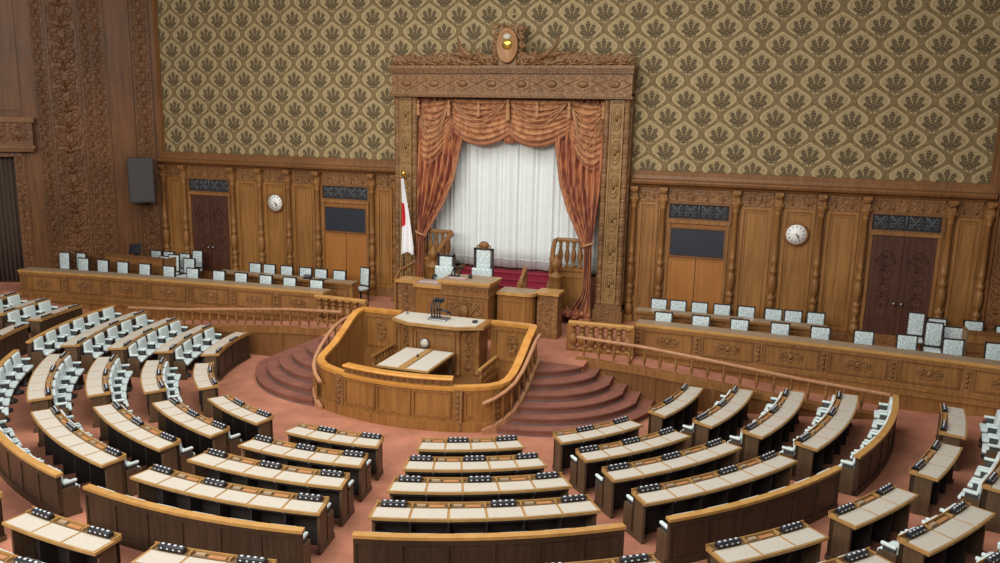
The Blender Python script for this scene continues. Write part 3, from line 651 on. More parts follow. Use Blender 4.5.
for s in (-1, 1):
    side = 'right' if s > 0 else 'left'
    b = thing('throne_balustrade', 'oak balustrade with ball newel on the %s of the throne steps' % side, 'balustrade', (s*2.3, -.9, STG))
    q = mb(); q.box(*sorted((s*1.78, s*2.92)), -.70, -.52, STG, 2.72); frame_rect(q, plane((min(s*1.78, s*2.92), -.70, 0), (1, 0, 0), (0, 0, 1), (0, -1, 0)), .10, 1.04, 1.3, 2.5, .05, .03)
    q.box(*sorted((s*1.74, s*2.92)), -.74, -.48, 2.66, 2.76); q.build('base_wall', OAKP, b)
    q = mb(); q.add([(s*x, y, z) for x in (1.80, 1.96) for y, z in ((-1.62, STG), (-.55, STG), (-.55, 2.74), (-1.62, 2.35))], [(0, 1, 2, 3), (4, 7, 6, 5), (0, 3, 7, 4), (1, 5, 6, 2), (3, 2, 6, 7), (0, 4, 5, 1)]); q.build('sloping_wall', OAKC, b)
    q = mb(); q.lathe([(.2, 0), (.2, .3), (.15, .34), (.15, 1.1), (.18, 1.2), (.2, 1.3), (.2, 1.5), (.24, 1.55), (.24, 1.63), (.1, 1.67), (.08, 1.75), (.14, 1.85), (.19, 1.97), (.17, 2.08), (.06, 2.18), (.05, 2.24), (.001, 2.3)], (s*2.1, -1.62, STG), 14); q.build('newel', OAK, b)
    q = mb(); q.sweep([(s*1.95, -1.6, 3.1), (s*1.88, -1.25, 3.4), (s*1.80, -.75, 3.62), (s*1.86, -.62, 3.66), (s*2.4, -.61, 3.66), (s*2.92, -.61, 3.66)], [(-.07, -.06), (.07, -.06), (.08, 0), (.05, .06), (-.05, .06), (-.08, 0)]); q.build('rail', OAK, b)
    for k in range(5): baluster(b, s*(1.97+k*.22), -.61, 2.76, .86, OAK, VASE2, 1.35)
    for k in range(2): baluster(b, s*(1.88-.02*k), -1.15-.25*k, 2.55-.12*k, .80-.05*k, OAK, VASE2, 1.1)

# ================================================================== PRESIDENT'S DESK
pd = thing('presiding_desk', "carved oak presiding desk of five sections before the throne steps", 'desk', (0, -3.6, STG))
def topslab(q, x0, x1, y0, y1, z): q.box(x0, x1, y0, y1, z-.10, z-.04); q.box(x0-.04, x1+.04, y0-.05, y1, z-.05, z)
q = mb(); q.box(-.74, .74, -4.18, -3.2, STG, 2.66); q.box(-.78, .78, -4.23, -3.2, STG, 1.3); q.box(-.77, .77, -4.22, -3.2, 2.30, 2.38)
frame_rect(q, plane((-.6, -4.18, 0), (1, 0, 0), (0, 0, 1), (0, -1, 0)), 0, 1.2, 1.42, 2.25, .05, .03)
q.build('centre_body', OAK, pd)
q = mb(); TR = plane((0, -4.19, 1.84), (1, 0, 0), (0, 0, 1), (0, -1, 0))
for sx in (-1, 1):
    for (cx, cz, r, g) in ((.38, .2, .14, 1), (.38, -.2, .14, -1), (.16, .24, .09, -1), (.16, -.24, .09, 1), (.5, 0, .07, 1)):
        q.tube([(a, b, 0) for a, b in spiral(sx*cx, cz, r, pi if sx > 0 else 0, 1.3, 12, .15, sx*g)], .026, 5, .014, T=TR)
    q.tube([(0, -.34, 0), (sx*.2, -.1, .03), (sx*.5, .34, 0)], .03, 5, .012, T=TR)
q.lathe([(.001, 0), (.16, .005), (.12, .04), (.001, .06)], n=12, T=lambda a, b, c: TR(a, b*1.4, c))
TR2 = plane((0, -4.18, 2.5), (1, 0, 0), (0, 0, 1), (0, -1, 0))
for k in range(9): q.tube([(a, b, 0) for a, b in spiral(-.64+.16*k, 0, .06, 0, 1.1, 8, .2, 1 if k % 2 else -1)], .016, 5, T=TR2)
q.build('centre_carving', OAKC, pd)
q = mb(); q.box(-.82, .82, -4.30, -3.15, 2.68, 2.75); q.box(-.79, .79, -4.25, -3.2, 2.62, 2.69); q.build('centre_top', HONEY, pd)
q = mb(); q.box(-.74, .74, -4.2, -3.25, 2.748, 2.757); q.build('centre_blotter', DTOP, pd)
for sx in (-1, 1):
    xs = sorted((sx*.84, sx*1.92)); q = mb()
    arc = [(sx*.84, -3.62), (sx*1.70, -3.62), (sx*1.82, -3.58), (sx*1.90, -3.48), (sx*1.92, -3.35), (sx*1.92, -2.95), (sx*.84, -2.95)]
    q.poly(arc, STG, 2.34); frame_rect(q, plane((min(sx*.94, sx*1.72), -3.62, 0), (1, 0, 0), (0, 0, 1), (0, -1, 0)), 0, .78, 1.35, 2.2, .05, .025); q.build('wing_body', OAKP, pd)
    q = mb(); q.poly([(sx*.84, -3.70), (sx*1.74, -3.70), (sx*1.90, -3.64), (sx*1.98, -3.5), (sx*2.0, -3.35), (sx*2.0, -2.9), (sx*.84, -2.9)], 2.34, 2.43); q.build('wing_top', HONEY, pd)
    q = mb(); q.poly([(sx*.90, -3.62), (sx*1.70, -3.62), (sx*1.84, -3.5), (sx*1.9, -3.35), (sx*1.9, -2.98), (sx*.90, -2.98)], 2.43, 2.442); q.build('wing_blotter', DTOP, pd)
    xs = sorted((sx*1.98, sx*2.60)); q = mb(); q.box(xs[0], xs[1], -3.28, -2.7, STG, 2.36); q.box(xs[0]-.03, xs[1]+.03, -3.32, -2.7, STG, 1.32)
    relief(q, plane(((xs[0]+xs[1])/2, -3.285, 1.45), (1, 0, 0), (0, 0, 1), (0, -1, 0)), .32, .8, .017, .4); q.build('end_post', OAKC, pd)
    q = mb(); q.box(xs[0]-.05, xs[1]+.05, -3.35, -2.65, 2.36, 2.44); q.build('end_top', HONEY, pd)
q = mb(); q.box(-1.58, 1.0, -2.95, -1.75, STG, 1.85); q.build('platform', OAKD, pd)
hr = thing('step_handrail', 'short pale oak handrail behind the right wing of the presiding desk', 'handrail', (1.25, -2.6, STG))
q = mb(); q.sweep([(1.28, -2.3, 2.95), (1.30, -2.6, 2.72), (1.34, -2.95, 2.62), (1.36, -3.0, 2.60)], [(-.05, -.05), (.05, -.05), (.05, .05), (-.05, .05)]); q.build('rail', OAK, hr)
for yy, zz in ((-2.35, 2.9), (-2.9, 2.6)): q = mb(); q.box(1.24, 1.36, yy-.05, yy+.05, STG, zz); q.build('post', OAK, hr)
lr = thing('entry_rail', 'thin oak rail sloping down to the left end of the presiding desk', 'handrail', (-2.9, -2.6, STG))
q = mb(); q.sweep([(-2.68, -3.25, 2.47), (-2.85, -2.6, 2.58), (-2.7, -1.7, 2.75)], [(-.035, -.03), (.035, -.03), (.035, .03), (-.035, .03)]); q.build('rail', OAK, lr)
for (x, y, z) in ((-2.70, -3.2, 2.46), (-2.7, -1.75, 2.74)): q = mb(); q.box(x-.04, x+.04, y-.04, y+.04, STG, z); q.build('post', OAK, lr)

def tall_chair(name, label, x, y, z, w_, hb, crest):
    c = thing(name, label, 'chair', (x, y, z)); h = w_/2
    q = mb(); q.rbox(x-h+.05, x+h-.05, y-.25, y+.16, z+.40, z+.52, .03); q.build('seat', DAMP, c)
    q = mb(); q.rbox(x-h+.09, x+h-.09, y+.17, y+.24, z+.62, z+hb-.06, .02); q.build('back_pad', DAMP, c)
    q = mb(); q.rbox(x-h-.01, x+h+.01, y+.02, y+.14, z+.54, z+1.0, .03); q.build('lower_cushion', DAMP, c)
    q = mb()
    for e in (-1, 1): q.box(x+e*(h-.03)-.035, x+e*(h-.03)+.035, y+.18, y+.26, z, z+hb)
    q.box(x-h, x+h, y+.18, y+.26, z+hb-.06, z+hb); q.box(x-h, x+h, y+.18, y+.26, z+.54, z+.62); q.build('back_frame', FRAMEB, c)
    for e in (-1, 1):
        q = mb(); q.box(x+e*(h-.03)-.035, x+e*(h-.03)+.035, y-.24, y+.18, z+.68, z+.74); q.box(x+e*(h-.03)-.025, x+e*(h-.03)+.025, y-.22, y-.16, z, z+.7); q.build('armrest', FRAMEB, c)
    if crest:
        q = mb(); T_ = plane((x, y+.2, z+hb), (1, 0, 0), (0, 0, 1), (0, -1, 0)); q.lathe([(.001, -.03), (.17, -.02), (.14, .04), (.001, .07)], n=14, T=lambda a, b, cc: T_(a, .09+b*.8, cc))
        for e in (-1, 1): q.tube([(a, b, 0) for a, b in spiral(e*.18, .06, .07, 0 if e < 0 else pi, 1.2, 9, .2, e)], .02, 5, T=T_)
        q.build('carved_crest', OAKC, c)
    else:
        for e in (-1, 1): q = mb(); q.lathe([(.03, 0), (.04, .04), (.001, .09)], (x+e*(h-.03), y+.22, z+hb), 8); q.build('finial', FRAMEB, c)
    return c
tall_chair('presiding_chair', 'tall crested chair with pale upholstery behind the presiding desk centre', -.07, -2.55, 1.85, .64, 1.62, True)
tall_chair('secretary_chair', 'tall uncrested chair with pale upholstery behind the left desk wing', -1.28, -2.7, 1.85, .60, 1.35, False)
mc = thing('desk_microphones', 'cluster of black microphones on the presiding desk', 'microphone', (-.55, -3.6, 2.75))
q = mb(); q.rbox(-.72, -.40, -3.7, -3.45, 2.75, 2.79, .015); q.build('base', BLACK, mc)
for k in range(3):
    x = -.68+.12*k; q = mb(); q.tube([(x, -3.55, 2.78), (x+.02, -3.5, 2.9), (x+.04, -3.4, 2.98)], .018, 6); st_ = q.build('stem', BLACK, mc)
    q = mb(); q.lathe([(.001, -.06), (.035, -.03), (.035, .04), (.001, .06)], (x+.05, -3.38, 3.0), 8); q.build('head', BLACK, mc)
for nm, x, y, z, sx, sy, lb, ca in (('document_tray', -1.45, -3.3, 2.442, .34, .2, 'pinkish flat tray on the left wing of the presiding desk', 'tray'), ('desk_lamp_base', .0, -3.7, 2.75, .05, .05, 'small dark call button on the presiding desk centre', 'button'), ('name_card', -.32, -3.9, 2.75, .28, .05, 'pale low sign block on the presiding desk', 'sign')):
    q = mb(); q.rbox(x-sx, x+sx, y-sy, y+sy, z, z+(.05 if sx > .1 else .12), .012); tag(q.build(nm, plain(nm+'_m', (.45, .32, .30), .5) if sx > .1 else BLACK, org=(x, y, z)) if False else q.build(nm, plain(nm+'_m', (.45, .32, .30), .5) if sx > .1 else BLACK), lb, ca)

# flag
fl = thing('flag_on_pole', 'white flag with a red disc hanging from a gold tipped pole', 'flag', (-3.46, -1.0, STG))
q = mb(); q.tube([(-3.46, -1.0, STG), (-3.46, -1.0, 5.5)], .025, 8); q.build('pole', FRAMEB, fl)
q = mb(); q.lathe([(.03, 0), (.05, .03), (.085, .1), (.07, .17), (.001, .2)], (-3.46, -1.0, 5.48), 12); q.build('finial', GOLD, fl)
q = mb(); q.lathe([(.2, 0), (.2, .05), (.06, .1), (.04, .2)], (-3.46, -1.0, STG), 14); q.build('base', FRAMEB, fl)
def ff(a, b):
    z = 5.42-2.5*b+.22*(a-.4)*b*b*(1 if a < .55 else -.6); wd = .08+.36*min(1, b*1.1)
    return (-3.50+.03*sin(b*3)+wd*a*(1-.25*(b > .9)*0), -1.06-.05*sin(a*2*pi*2.2+b*2)-.02, z-.25*a*b*(1 if b < .8 else 1)*.0-.32*b*b*(a-.6)*-.0)
q = mb(); q.grid(ff, 30, 70, mif=lambda a, b: 1 if ((a-.0)/.5)**2+((b-.47)/.16)**2 < 1 else 0); q.build('cloth', [FLAGW, FLAGR], fl, solid=.008)

# ================================================================== SIDE DAIS DESKS
def dais_desk(s):
    side = 'right' if s > 0 else 'left'
    g = thing('dais_front_desk', 'long oak front desk with carved bosses on the %s dais' % side, 'desk', (s*10.8, -4.1, STG))
    X = [5.0+(16.6-5.0)*i/40 for i in range(41)]
    path = [(s*x, y_f(x), 0) for x in X]; sg = s
    sec = lambda d0, d1, z0, z1: [(sg*d0, z0), (sg*d1, z0), (sg*d1, z1), (sg*d0, z1)]      # depth measured outwards to the hall
    q = mb(); q.sweep(path, sec(-.10, 0, STG-.5, 1.80)); q.sweep(path, sec(0, .04, 1.72, 1.80)); q.build('front_panel', OAK, g)
    q = mb(); q.sweep(path, sec(-.02, .10, .30, .90)); q.sweep(path, sec(-.02, .17, .88, .94)); q.sweep(path, sec(-.02, .13, .94, 1.04)); q.sweep(path, sec(-.02, .16, 1.04, 1.10)); q.sweep(path, sec(-.02, .05, 1.10, 1.15)); q.build('plinth', OAK, g)
    q = mb(); q.sweep(path, sec(-.52, .04, 1.80, 1.84)); q.sweep(path, sec(-.50, .075, 1.835, 1.89)); q.build('rim', HONEY, g)
    q = mb(); q.sweep(path, sec(-.50, .0, 1.888, 1.897)); q.build('desktop', DTOP, g)
    q = mb(); q.box(*sorted((s*5.0, s*5.08)), y_f(5), y_f(5)+.5, STG, 1.84); q.build('end_panel', OAK, g)
    q = mb(); q.box(*sorted((s*16.52, s*16.6)), y_f(16.6), y_f(16.6)+.5, STG, 1.84); q.build('end_panel', OAK, g)
    n = 7; w_ = (16.45-5.1)/n
    for i in range(n):
        xa = 5.1+w_*i; xm = xa+w_/2; y = y_f(xm); sl = -2*.0042*xm*s
        u = Vector((1, sl, 0)).normalized(); nn = Vector((sl, -1, 0)).normalized()
        T_ = plane((s*xm, y, 1.45), u, (0, 0, 1), nn)
        q = mb(); frame_rect(q, T_, -w_/2+.13, w_/2-.13, -.28, .28, .04, .025); pn = q.build('panel_frame', OAKD, g)
        q = mb(); medallion(q, T_, .32, .17, .021); q.build('carved_boss', OAKC, pn, org=pn['_o'])
        q = mb(); q.box(-w_/2-.09, -w_/2+.09, 0, .03, -.30, .30, T=lambda x, yy, z: T_(x, z, yy))
        for k in range(4): q.lathe([(.001, 0), (.042, .012), (.001, .045)], n=7, T=lambda a, b, c, k=k: T_(-w_/2+a, -.18+.12*k+b, .03+c))
        q.build('carved_pilaster', OAKC, g)
    # second row desk
    g2 = thing('dais_rear_desk', 'oak rear desk behind the front chairs of the %s dais' % side, 'desk', (s*7.4, -2.1, STG))
    path = [(s*x, -2.25-.0015*x*x, 0) for x in [4.75+(10.1-4.75)*i/10 for i in range(11)]]
    q = mb(); q.sweep(path, sec(-.08, 0, STG, 1.86)); q.sweep(path, sec(-.02, .03, STG, 1.2)); q.build('front_panel', OAK, g2)
    q = mb(); q.sweep(path, sec(-.46, .06, 1.86, 1.93)); q.build('rim', OAK, g2)
    q = mb(); q.sweep(path, sec(-.44, .03, 1.928, 1.937)); q.build('desktop', DTOP, g2)
    for xx in (4.75, 10.02): q = mb(); yy = -2.25-.0015*xx*xx; q.box(*sorted((s*xx, s*(xx+.08))), yy, yy+.42, STG, 1.87); q.build('end_panel', OAK, g2)
    for k in range(4):
        q = mb(); xm = 5.4+1.33*k; T_ = plane((s*xm, -2.25-.0015*xm*xm, 1.5), (1, 0, 0), (0, 0, 1), (0, -1, 0)); frame_rect(q, T_, -.5, .5, -.24, .26, .04, .03); relief(q, T_, .14, .3, .012, .3); q.build('panel_frame', OAKD, g2)
    # side partition
    g3 = thing('dais_side_desk', 'low oak partition desk in the %s corner of the dais' % side, 'desk', (s*14, -2.3, STG))
    a = (12.5, 15.1) if s < 0 else (13.55, 15.7)
    q = mb(); q.box(*sorted((s*a[0], s*a[1])), -2.34, -2.26, STG, 2.16); q.box(*sorted((s*a[0], s*(a[0]+.08))), -2.3, -1.5, STG, 2.16); q.build('front_panel', OAK, g3)
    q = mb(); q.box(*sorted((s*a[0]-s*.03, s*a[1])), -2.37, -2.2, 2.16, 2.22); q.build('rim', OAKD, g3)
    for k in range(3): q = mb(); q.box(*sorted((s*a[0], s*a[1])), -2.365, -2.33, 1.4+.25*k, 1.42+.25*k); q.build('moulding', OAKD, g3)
    return g
for s in (-1, 1): dais_desk(s)

def balustrade(name, label, pts, h, n, mat_rail, mat_bal, prof, k, rail_sec, curb=None, cat='balustrade', posts=()):
    """pts: base polyline (x,y,z); rail runs h above it."""
    g = thing(name, label, cat, pts[0])
    L = [0]
    for a, b in zip(pts, pts[1:]): L.append(L[-1]+(Vector(b)-Vector(a)).length)
    def at(t):
        d = t*L[-1]
        for i in range(len(pts)-1):
            if d <= L[i+1]+1e-9: f = (d-L[i])/(L[i+1]-L[i]); return Vector(pts[i]).lerp(Vector(pts[i+1]), f)
        return Vector(pts[-1])
    hh = h if callable(h) else (lambda t: h)
    m_ = 24; rp = [tuple(at(i/m_)+Vector((0, 0, hh(i/m_)))) for i in range(m_+1)]
    q = mb(); q.sweep(rp, rail_sec); q.build('rail', mat_rail, g)
    if curb: q = mb(); q.sweep([tuple(at(i/m_)) for i in range(m_+1)], curb); q.build('curb', mat_bal, g)
    for i in range(n):
        t = (i+.5)/n; p = at(t); baluster(g, p.x, p.y, p.z, hh(t)-.02, mat_bal, prof, k, 8)
    for t in posts: p = at(t); q = mb(); q.box(p.x-.09, p.x+.09, p.y-.09, p.y+.09, p.z-.05, p.z+hh(t)-.01); q.build('post', mat_bal, g)
    return g
RS = [(-.09, -.02), (.09, -.02), (.1, .04), (.06, .07), (-.06, .07), (-.1, .04)]
TS = [(-.045, -.03), (.045, -.03), (.05, .01), (.03, .035), (-.03, .035), (-.05, .01)]
for s in (-1, 1):
    side = 'right' if s > 0 else 'left'
    balustrade('stage_balustrade', 'stout oak balustrade on the stage edge beside the %s dais desk' % side, [(s*3.2, -4.22, STG+.05), (s*5.02, -4.15, STG+.05)], .74, 7, HONEY, OAK, VASE, 1.75, RS, [(-.1, -.05), (.1, -.05), (.1, .05), (-.1, .05)], posts=(.03, .97))
    rampz = [(3.62, 1.0), (5.4, .93), (7.0, .79), (9.45, .58), (11.45, .475)]
    pts = [(s*x, -5.0-(.04*max(0, x-7)), z+.06) for x, z in rampz]
    balustrade('ramp_railing', 'slender oak railing along the %s ramp down from the stage' % side, pts, lambda t: .60-.04*t, 19 if s > 0 else 24, PINKRAIL, OAK, VASE2, .72, TS, [(-.10, -.16), (.10, -.16), (.10, .03), (-.10, .03)])
    g = thing('stage_ramp', 'carpeted ramp sloping down along the %s dais desk' % side, 'ramp', (s*7.7, -4.6, 0))
    X = [3.6+(11.4-3.6)*i/20 for i in range(21)]
    def rz(x): return interp(x, [(3.6, 1.055)]+[(a, b+.02) for a, b in rampz[1:]])
    q = mb()
    for a, b in zip(X, X[1:]):
        yo = lambda x: -5.0-.04*max(0, x-7)
        vs = [(s*x, y, z) for x in (a, b) for y, z in ((yo(x), 0), (y_f(x)+.05 if x > 5 else -4.1, 0), (y_f(x)+.05 if x > 5 else -4.1, rz(x)), (yo(x), rz(x)))]
        q.add(vs, [(0, 1, 5, 4), (1, 2, 6, 5), (2, 3, 7, 6), (3, 0, 4, 7)]+([(0, 3, 2, 1)] if a == X[0] else [])+([(4, 5, 6, 7)] if b == X[-1] else []))
    q.build('walkway', CARPET, g)
    q = mb()
    for a, b in zip(X, X[1:]):
        vs = [(s*x, yo(x)-d, z) for x in (a, b) for d, z in ((.0, -.1), (.06, -.1), (.06, rz(x)), (0, rz(x)))]
        q.add(vs, [(0, 1, 5, 4), (1, 2, 6, 5), (2, 3, 7, 6), (3, 0, 4, 7)]+([(0, 3, 2, 1)] if a == X[0] else [])+([(4, 5, 6, 7)] if b == X[-1] else []))
    for xx in (5.75, 7.3, 8.9):
        q.box(*sorted((s*(xx-.07), s*(xx+.07))), yo(xx)-.085, yo(xx)-.05, 0, rz(xx)-.06)
    q.build('side_wall', OAKD, g)

# ================================================================== STAIRS
inn = [(2.83, -6.52), (2.87, -7.0), (2.86, -7.36), (2.86, -7.75), (2.78, -8.11), (2.54, -8.44)]
outp = [(3.93, -5.62), (4.31, -5.67), (4.69, -5.72), (5.07, -5.80), (5.44, -5.86), (5.80, -5.95)]
midp = [(3.43, -6.22), (3.66, -6.63), (3.86, -7.0), (4.04, -7.32), (4.22, -7.6), (4.30, -7.92)]
for s in (-1, 1):
    g = thing('stage_stairs', 'fan shaped carpeted stairs on the %s of the rostrum enclosure' % ('right' if s > 0 else 'left'), 'stairs', (s*3.6, -6.5, 0))
    for i in range(6):
        z1 = STG-.175*i; A, B_, M_ = Vector(inn[i]), Vector(outp[i]), Vector(midp[i]); C_ = 2*M_-.5*(A+B_)
        ax, ay, bx, by, mx, my = A.x, A.y, B_.x, B_.y, M_.x, M_.y
        dd_ = 2*(ax*(by-my)+bx*(my-ay)+mx*(ay-by)); qa, qb, qm = ax*ax+ay*ay, bx*bx+by*by, mx*mx+my*my
        ox, oy = (qa*(by-my)+qb*(my-ay)+qm*(ay-by))/dd_, (qa*(mx-bx)+qb*(ax-mx)+qm*(bx-ax))/dd_
        rad = hypot(ax-ox, ay-oy); t0, t1 = atan2(ay-oy, ax-ox), atan2(by-oy, bx-ox)
        if t1 < t0: t1 += 2*pi
        arc = [Vector((ox+rad*cos(t0+(t1-t0)*k/20), oy+rad*sin(t0+(t1-t0)*k/20))) for k in range(21)]
        pts = [(s*p.x, p.y) for p in arc]+[(s*B_.x, -5.05), (s*2.67, -5.05), (s*2.67, A.y if A.x > 2.6 else -8.3)]
        q = mb(); q.poly(pts, 0.0, z1-.006)
        ins = [(s*(p.x-.0), p.y) for p in arc]
        stp = q.build('step', STAIRC, g)
        q = mb(); q.sweep([(s*p.x, p.y, z1-.03) for p in arc], [(-.03, -.022), (.03, -.022), (.03, .022), (-.03, .022)]); q.build('nosing', STAIRC, stp, org=stp['_o'])
        q = mb(); q.sweep([(s*p.x, p.y, z1-.165) for p in arc], [(-.02, -.012), (.02, -.012), (.02, .012), (-.02, .012)]); q.build('riser_strip', GREYM, stp, org=stp['_o'])
    q = mb(); q.sweep([(s*3.75, -5.03-.06, 1.02), (s*5.85, -5.09, -.02)], [(-.03, -.05), (.03, -.05), (.03, .05), (-.03, .05)]); q.build('wall_stringer', OAK, g)
# ================================================================== ROSTRUM ENCLOSURE
pen = thing('rostrum_enclosure', 'curved oak enclosure with honey rail surrounding the speaker lectern', 'enclosure', (0, -7.2, 0))
half = [(1.36, -5.58, 2.0), (2.40, -5.58, 2.0), (2.54, -5.62, 2.0), (2.59, -5.75, 1.99), (2.61, -6.0, 1.94), (2.61, -6.3, 1.82), (2.61, -6.7, 1.60), (2.61, -7.2, 1.36), (2.61, -7.6, 1.24), (2.58, -7.9, 1.18), (2.48, -8.12, 1.15), (2.27, -8.32, 1.13), (2.0, -8.47, 1.12), (1.61, -8.60, 1.10)]
front = [(1.61-3.22*i/14, -8.60-.25*(1-((1.61-3.22*i/14)/1.61)**2), 1.10) for i in range(15)]
full = half+front[1:-1]+[(-x, y, z) for x, y, z in half[::-1]]
NOUT = 1
def ring(q, path, d0, d1, z0f, z1f):
    P_ = [Vector(p) for p in path]; m_ = len(P_); vs = []
    for i, p in enumerate(P_):
        a, b = P_[max(i-1, 0)], P_[min(i+1, m_-1)]; t = Vector((b.x-a.x, b.y-a.y, 0)).normalized(); l = Vector((-t.y, t.x, 0))
        for d, zf_ in ((d0, z0f), (d1, z0f), (d1, z1f), (d0, z1f)): vs.append((p.x+l.x*d, p.y+l.y*d, zf_(p)))
    fs = [[i*4+j, i*4+(j+1) % 4, (i+1)*4+(j+1) % 4, (i+1)*4+j] for i in range(m_-1) for j in range(4)]+[[0, 1, 2, 3], [(m_-1)*4+j for j in (3, 2, 1, 0)]]
    q.add(vs, fs)
q = mb(); ring(q, full, -.06, .06, lambda p: 0, lambda p: p.z-.03)
q.build('wall', OAKP, pen)
q = mb(); ring(q, full, -.10, .10, lambda p: p.z-.03, lambda p: p.z+.03); ring(q, full, -.085, .085, lambda p: p.z-.08, lambda p: p.z-.03)
q.build('rail', PENRAIL, pen)
q = mb(); ring(q, full[3:-3], .05, .13, lambda p: 0, lambda p: .24); ring(q, full[3:-3], -.13, -.05, lambda p: 0, lambda p: .24)
q.build('plinth', OAKP, pen)
# outside: panels and pilasters on the front
def fy(x): return -8.60-.25*(1-(x/1.61)**2) if abs(x) <= 1.61 else interp(abs(x), [(1.61, -8.6), (2.0, -8.48), (2.27, -8.32), (2.48, -8.12), (2.58, -7.9)])
for (xa, xb) in ((-1.44, -.50), (-.46, .46), (.50, 1.44), (1.74, 2.36), (-2.36, -1.74)):
    A, B_ = Vector((xa, fy(xa)-.065, 0)), Vector((xb, fy(xb)-.065, 0)); u = (B_-A); L = u.length; u.normalize(); nn = Vector((u.y, -u.x, 0))
    q = mb(); frame_rect(q, plane(tuple(A), u, (0, 0, 1), nn), 0, L, .34, 1.0, .045, .035); q.build('panel_frame', OAK, pen)
for x in (-1.61, 1.61, -2.44, 2.44):
    y = fy(x)-.07; q = mb(); w_ = .11 if abs(x) < 2 else .06; T_ = plane((x, y, .3), (1, 0, 0) if abs(x) < 2 else Vector((.6, .8 if x > 0 else -.8, 0)), (0, 0, 1), (0, -1, 0) if abs(x) < 2 else Vector((.8*(1 if x > 0 else -1), -.6, 0)))
    q.box(-w_, w_, -.05, .05, -.3, .75, T=lambda a, b, c: T_(a, c, b))
    for k in range(5): q.lathe([(.001, 0), (.045, .012), (.03, .03), (.001, .045)], n=8, T=lambda a, b, c, k=k: T_(a, .05+.14*k+b, .05+c))
    q.build('carved_pilaster', OAKC, pen)
q = mb(); fr = [(x, fy(x)+.02, 0) for x in [-1.45+2.9*i/16 for i in range(17)]]
q.sweep(fr, [(-.06, 1.12), (.06, 1.12), (.06, 1.28), (-.06, 1.28)]); q.build('raised_screen', OAKC, pen)
q = mb(); q.sweep([(x, y, 1.28) for x, y, z in fr], [(-.13, 0), (.13, 0), (.14, .03), (.11, .06), (-.11, .06), (-.14, .03)]); q.build('raised_rail', PENRAIL, pen)
q = mb(); T_ = plane((0, 0, 0), (1, 0, 0), (0, 0, 1), (0, -1, 0))
for k in range(16): x = -1.32+2.64*k/15; q.tube([(x+a, fy(x)-.05, 1.2+b) for a, b in spiral(0, 0, .055, 0, 1.2, 8, .2, 1 if k % 2 else -1)], .016, 5)
q.build('screen_carving', OAKC, pen)
# inner floor and back panels
q = mb(); q.poly([(-1.62, -5.6), (1.62, -5.6), (1.62, -8.4), (1.0, -8.6), (-1.0, -8.6), (-1.62, -8.4)], 0, .60); q.build('inner_floor', OAKD, pen)
for s in (-1, 1):
    q = mb(); T_ = plane((s*1.97, -5.645, 0), (1, 0, 0), (0, 0, 1), (0, -1, 0)); frame_rect(q, T_, -.50, .50, .95, 1.85, .05, .03); q.box(-.62, .62, 0, .06, .2, .72, T=lambda x, y, z: T_(x, z, y))
    q.tube([(.14*cos(2*pi*i/16), 1.42+.2*sin(2*pi*i/16), .01) for i in range(17)], .02, 5, T=T_); relief(q, plane((s*1.97, -5.65, 1.1), (1, 0, 0), (0, 0, 1), (0, -1, 0)), .3, .6, .018, .3); q.build('inner_back_panel', OAK, pen)
    b = balustrade('well_railing', 'low oak railing inside the rostrum enclosure, %s of the lectern' % ('right' if s > 0 else 'left'), [(s*1.55, -7.05, .60), (s*1.55, -5.75, .60)], .46, 7, HONEY if s > 0 else OAK, OAK, VASE2, .8, TS, [(-.05, 0), (.05, 0), (.05, .06), (-.05, .06)])
# handrails by the stairs
for s in (-1, 1):
    hp = [(2.80, -5.85, 1.84), (2.84, -6.35, 1.80), (2.87, -6.8, 1.68), (2.87, -7.15, 1.52), (2.85, -7.5, 1.34), (2.78, -7.9, 1.14), (2.64, -8.2, 1.0), (2.46, -8.42, .88), (2.2, -8.62, .76)]
    g = thing('stair_handrail', 'curved handrail with balusters along the %s stairs and enclosure' % ('right' if s > 0 else 'left'), 'handrail', (s*2.9, -7, 0))
    q = mb(); q.sweep([(s*x, y, z) for x, y, z in hp], TS); q.build('rail', PINKRAIL, g)
    bp = [(x, y, max(.04, z-.70)) for x, y, z in hp]
    q = mb(); q.sweep([(s*x, y, z) for x, y, z in bp], [(-.05, -.3), (.05, -.3), (.05, .04), (-.05, .04)]) ; q.build('stringer', PINKRAIL, g)
    for k in range(1, 9):
        t = k/9*(len(hp)-1); i = int(t); f = t-i; a = Vector(bp[i]).lerp(Vector(bp[min(i+1, 8)]), f); h = Vector(hp[i]).lerp(Vector(hp[min(i+1, 8)]), f)
        baluster(g, s*a.x, a.y, a.z, h.z-a.z-.02, OAK, VASE2, .62, 8)
# lectern
lec = thing('lectern', 'wide oak speaking lectern with pale top inside the rostrum enclosure', 'lectern', (0, -6, .6))
q = mb(); q.poly([(-1.2, -5.45), (1.2, -5.45), (1.2, -6.12), (.66, -6.36), (-.66, -6.36), (-1.2, -6.12)], .6, 1.92)
frame_rect(q, plane((-.6, -6.36, 0), (1, 0, 0), (0, 0, 1), (0, -1, 0)), 0, 1.2, .78, 1.78, .06, .03); frame_rect(q, plane((-.5, -6.36, 0), (1, 0, 0), (0, 0, 1), (0, -1, 0)), 0, 1.0, .88, 1.68, .025, .02)
q.build('body', OAK, lec)
for s in (-1, 1):
    for xx, yy in ((.68, -6.36), (1.16, -6.14)):
        q = mb(); q.lathe([(.09, 0), (.09, .08), (.055, .12), (.07, .35), (.05, .5), (.07, .7), (.05, .74), (.055, 1.1), (.085, 1.2), (.085, 1.3)], (s*xx, yy, .6), 9); q.build('corner_column', OAK, lec)
    q = mb(); u = Vector((.48*s, .22, 0)).normalized()*s; nn = Vector((u.y, -u.x, 0)); relief(q, plane((s*.93, -6.25, .72), u, (0, 0, 1), nn), .26, 1.1, .016, .35); q.build('side_carving', OAKC, lec)
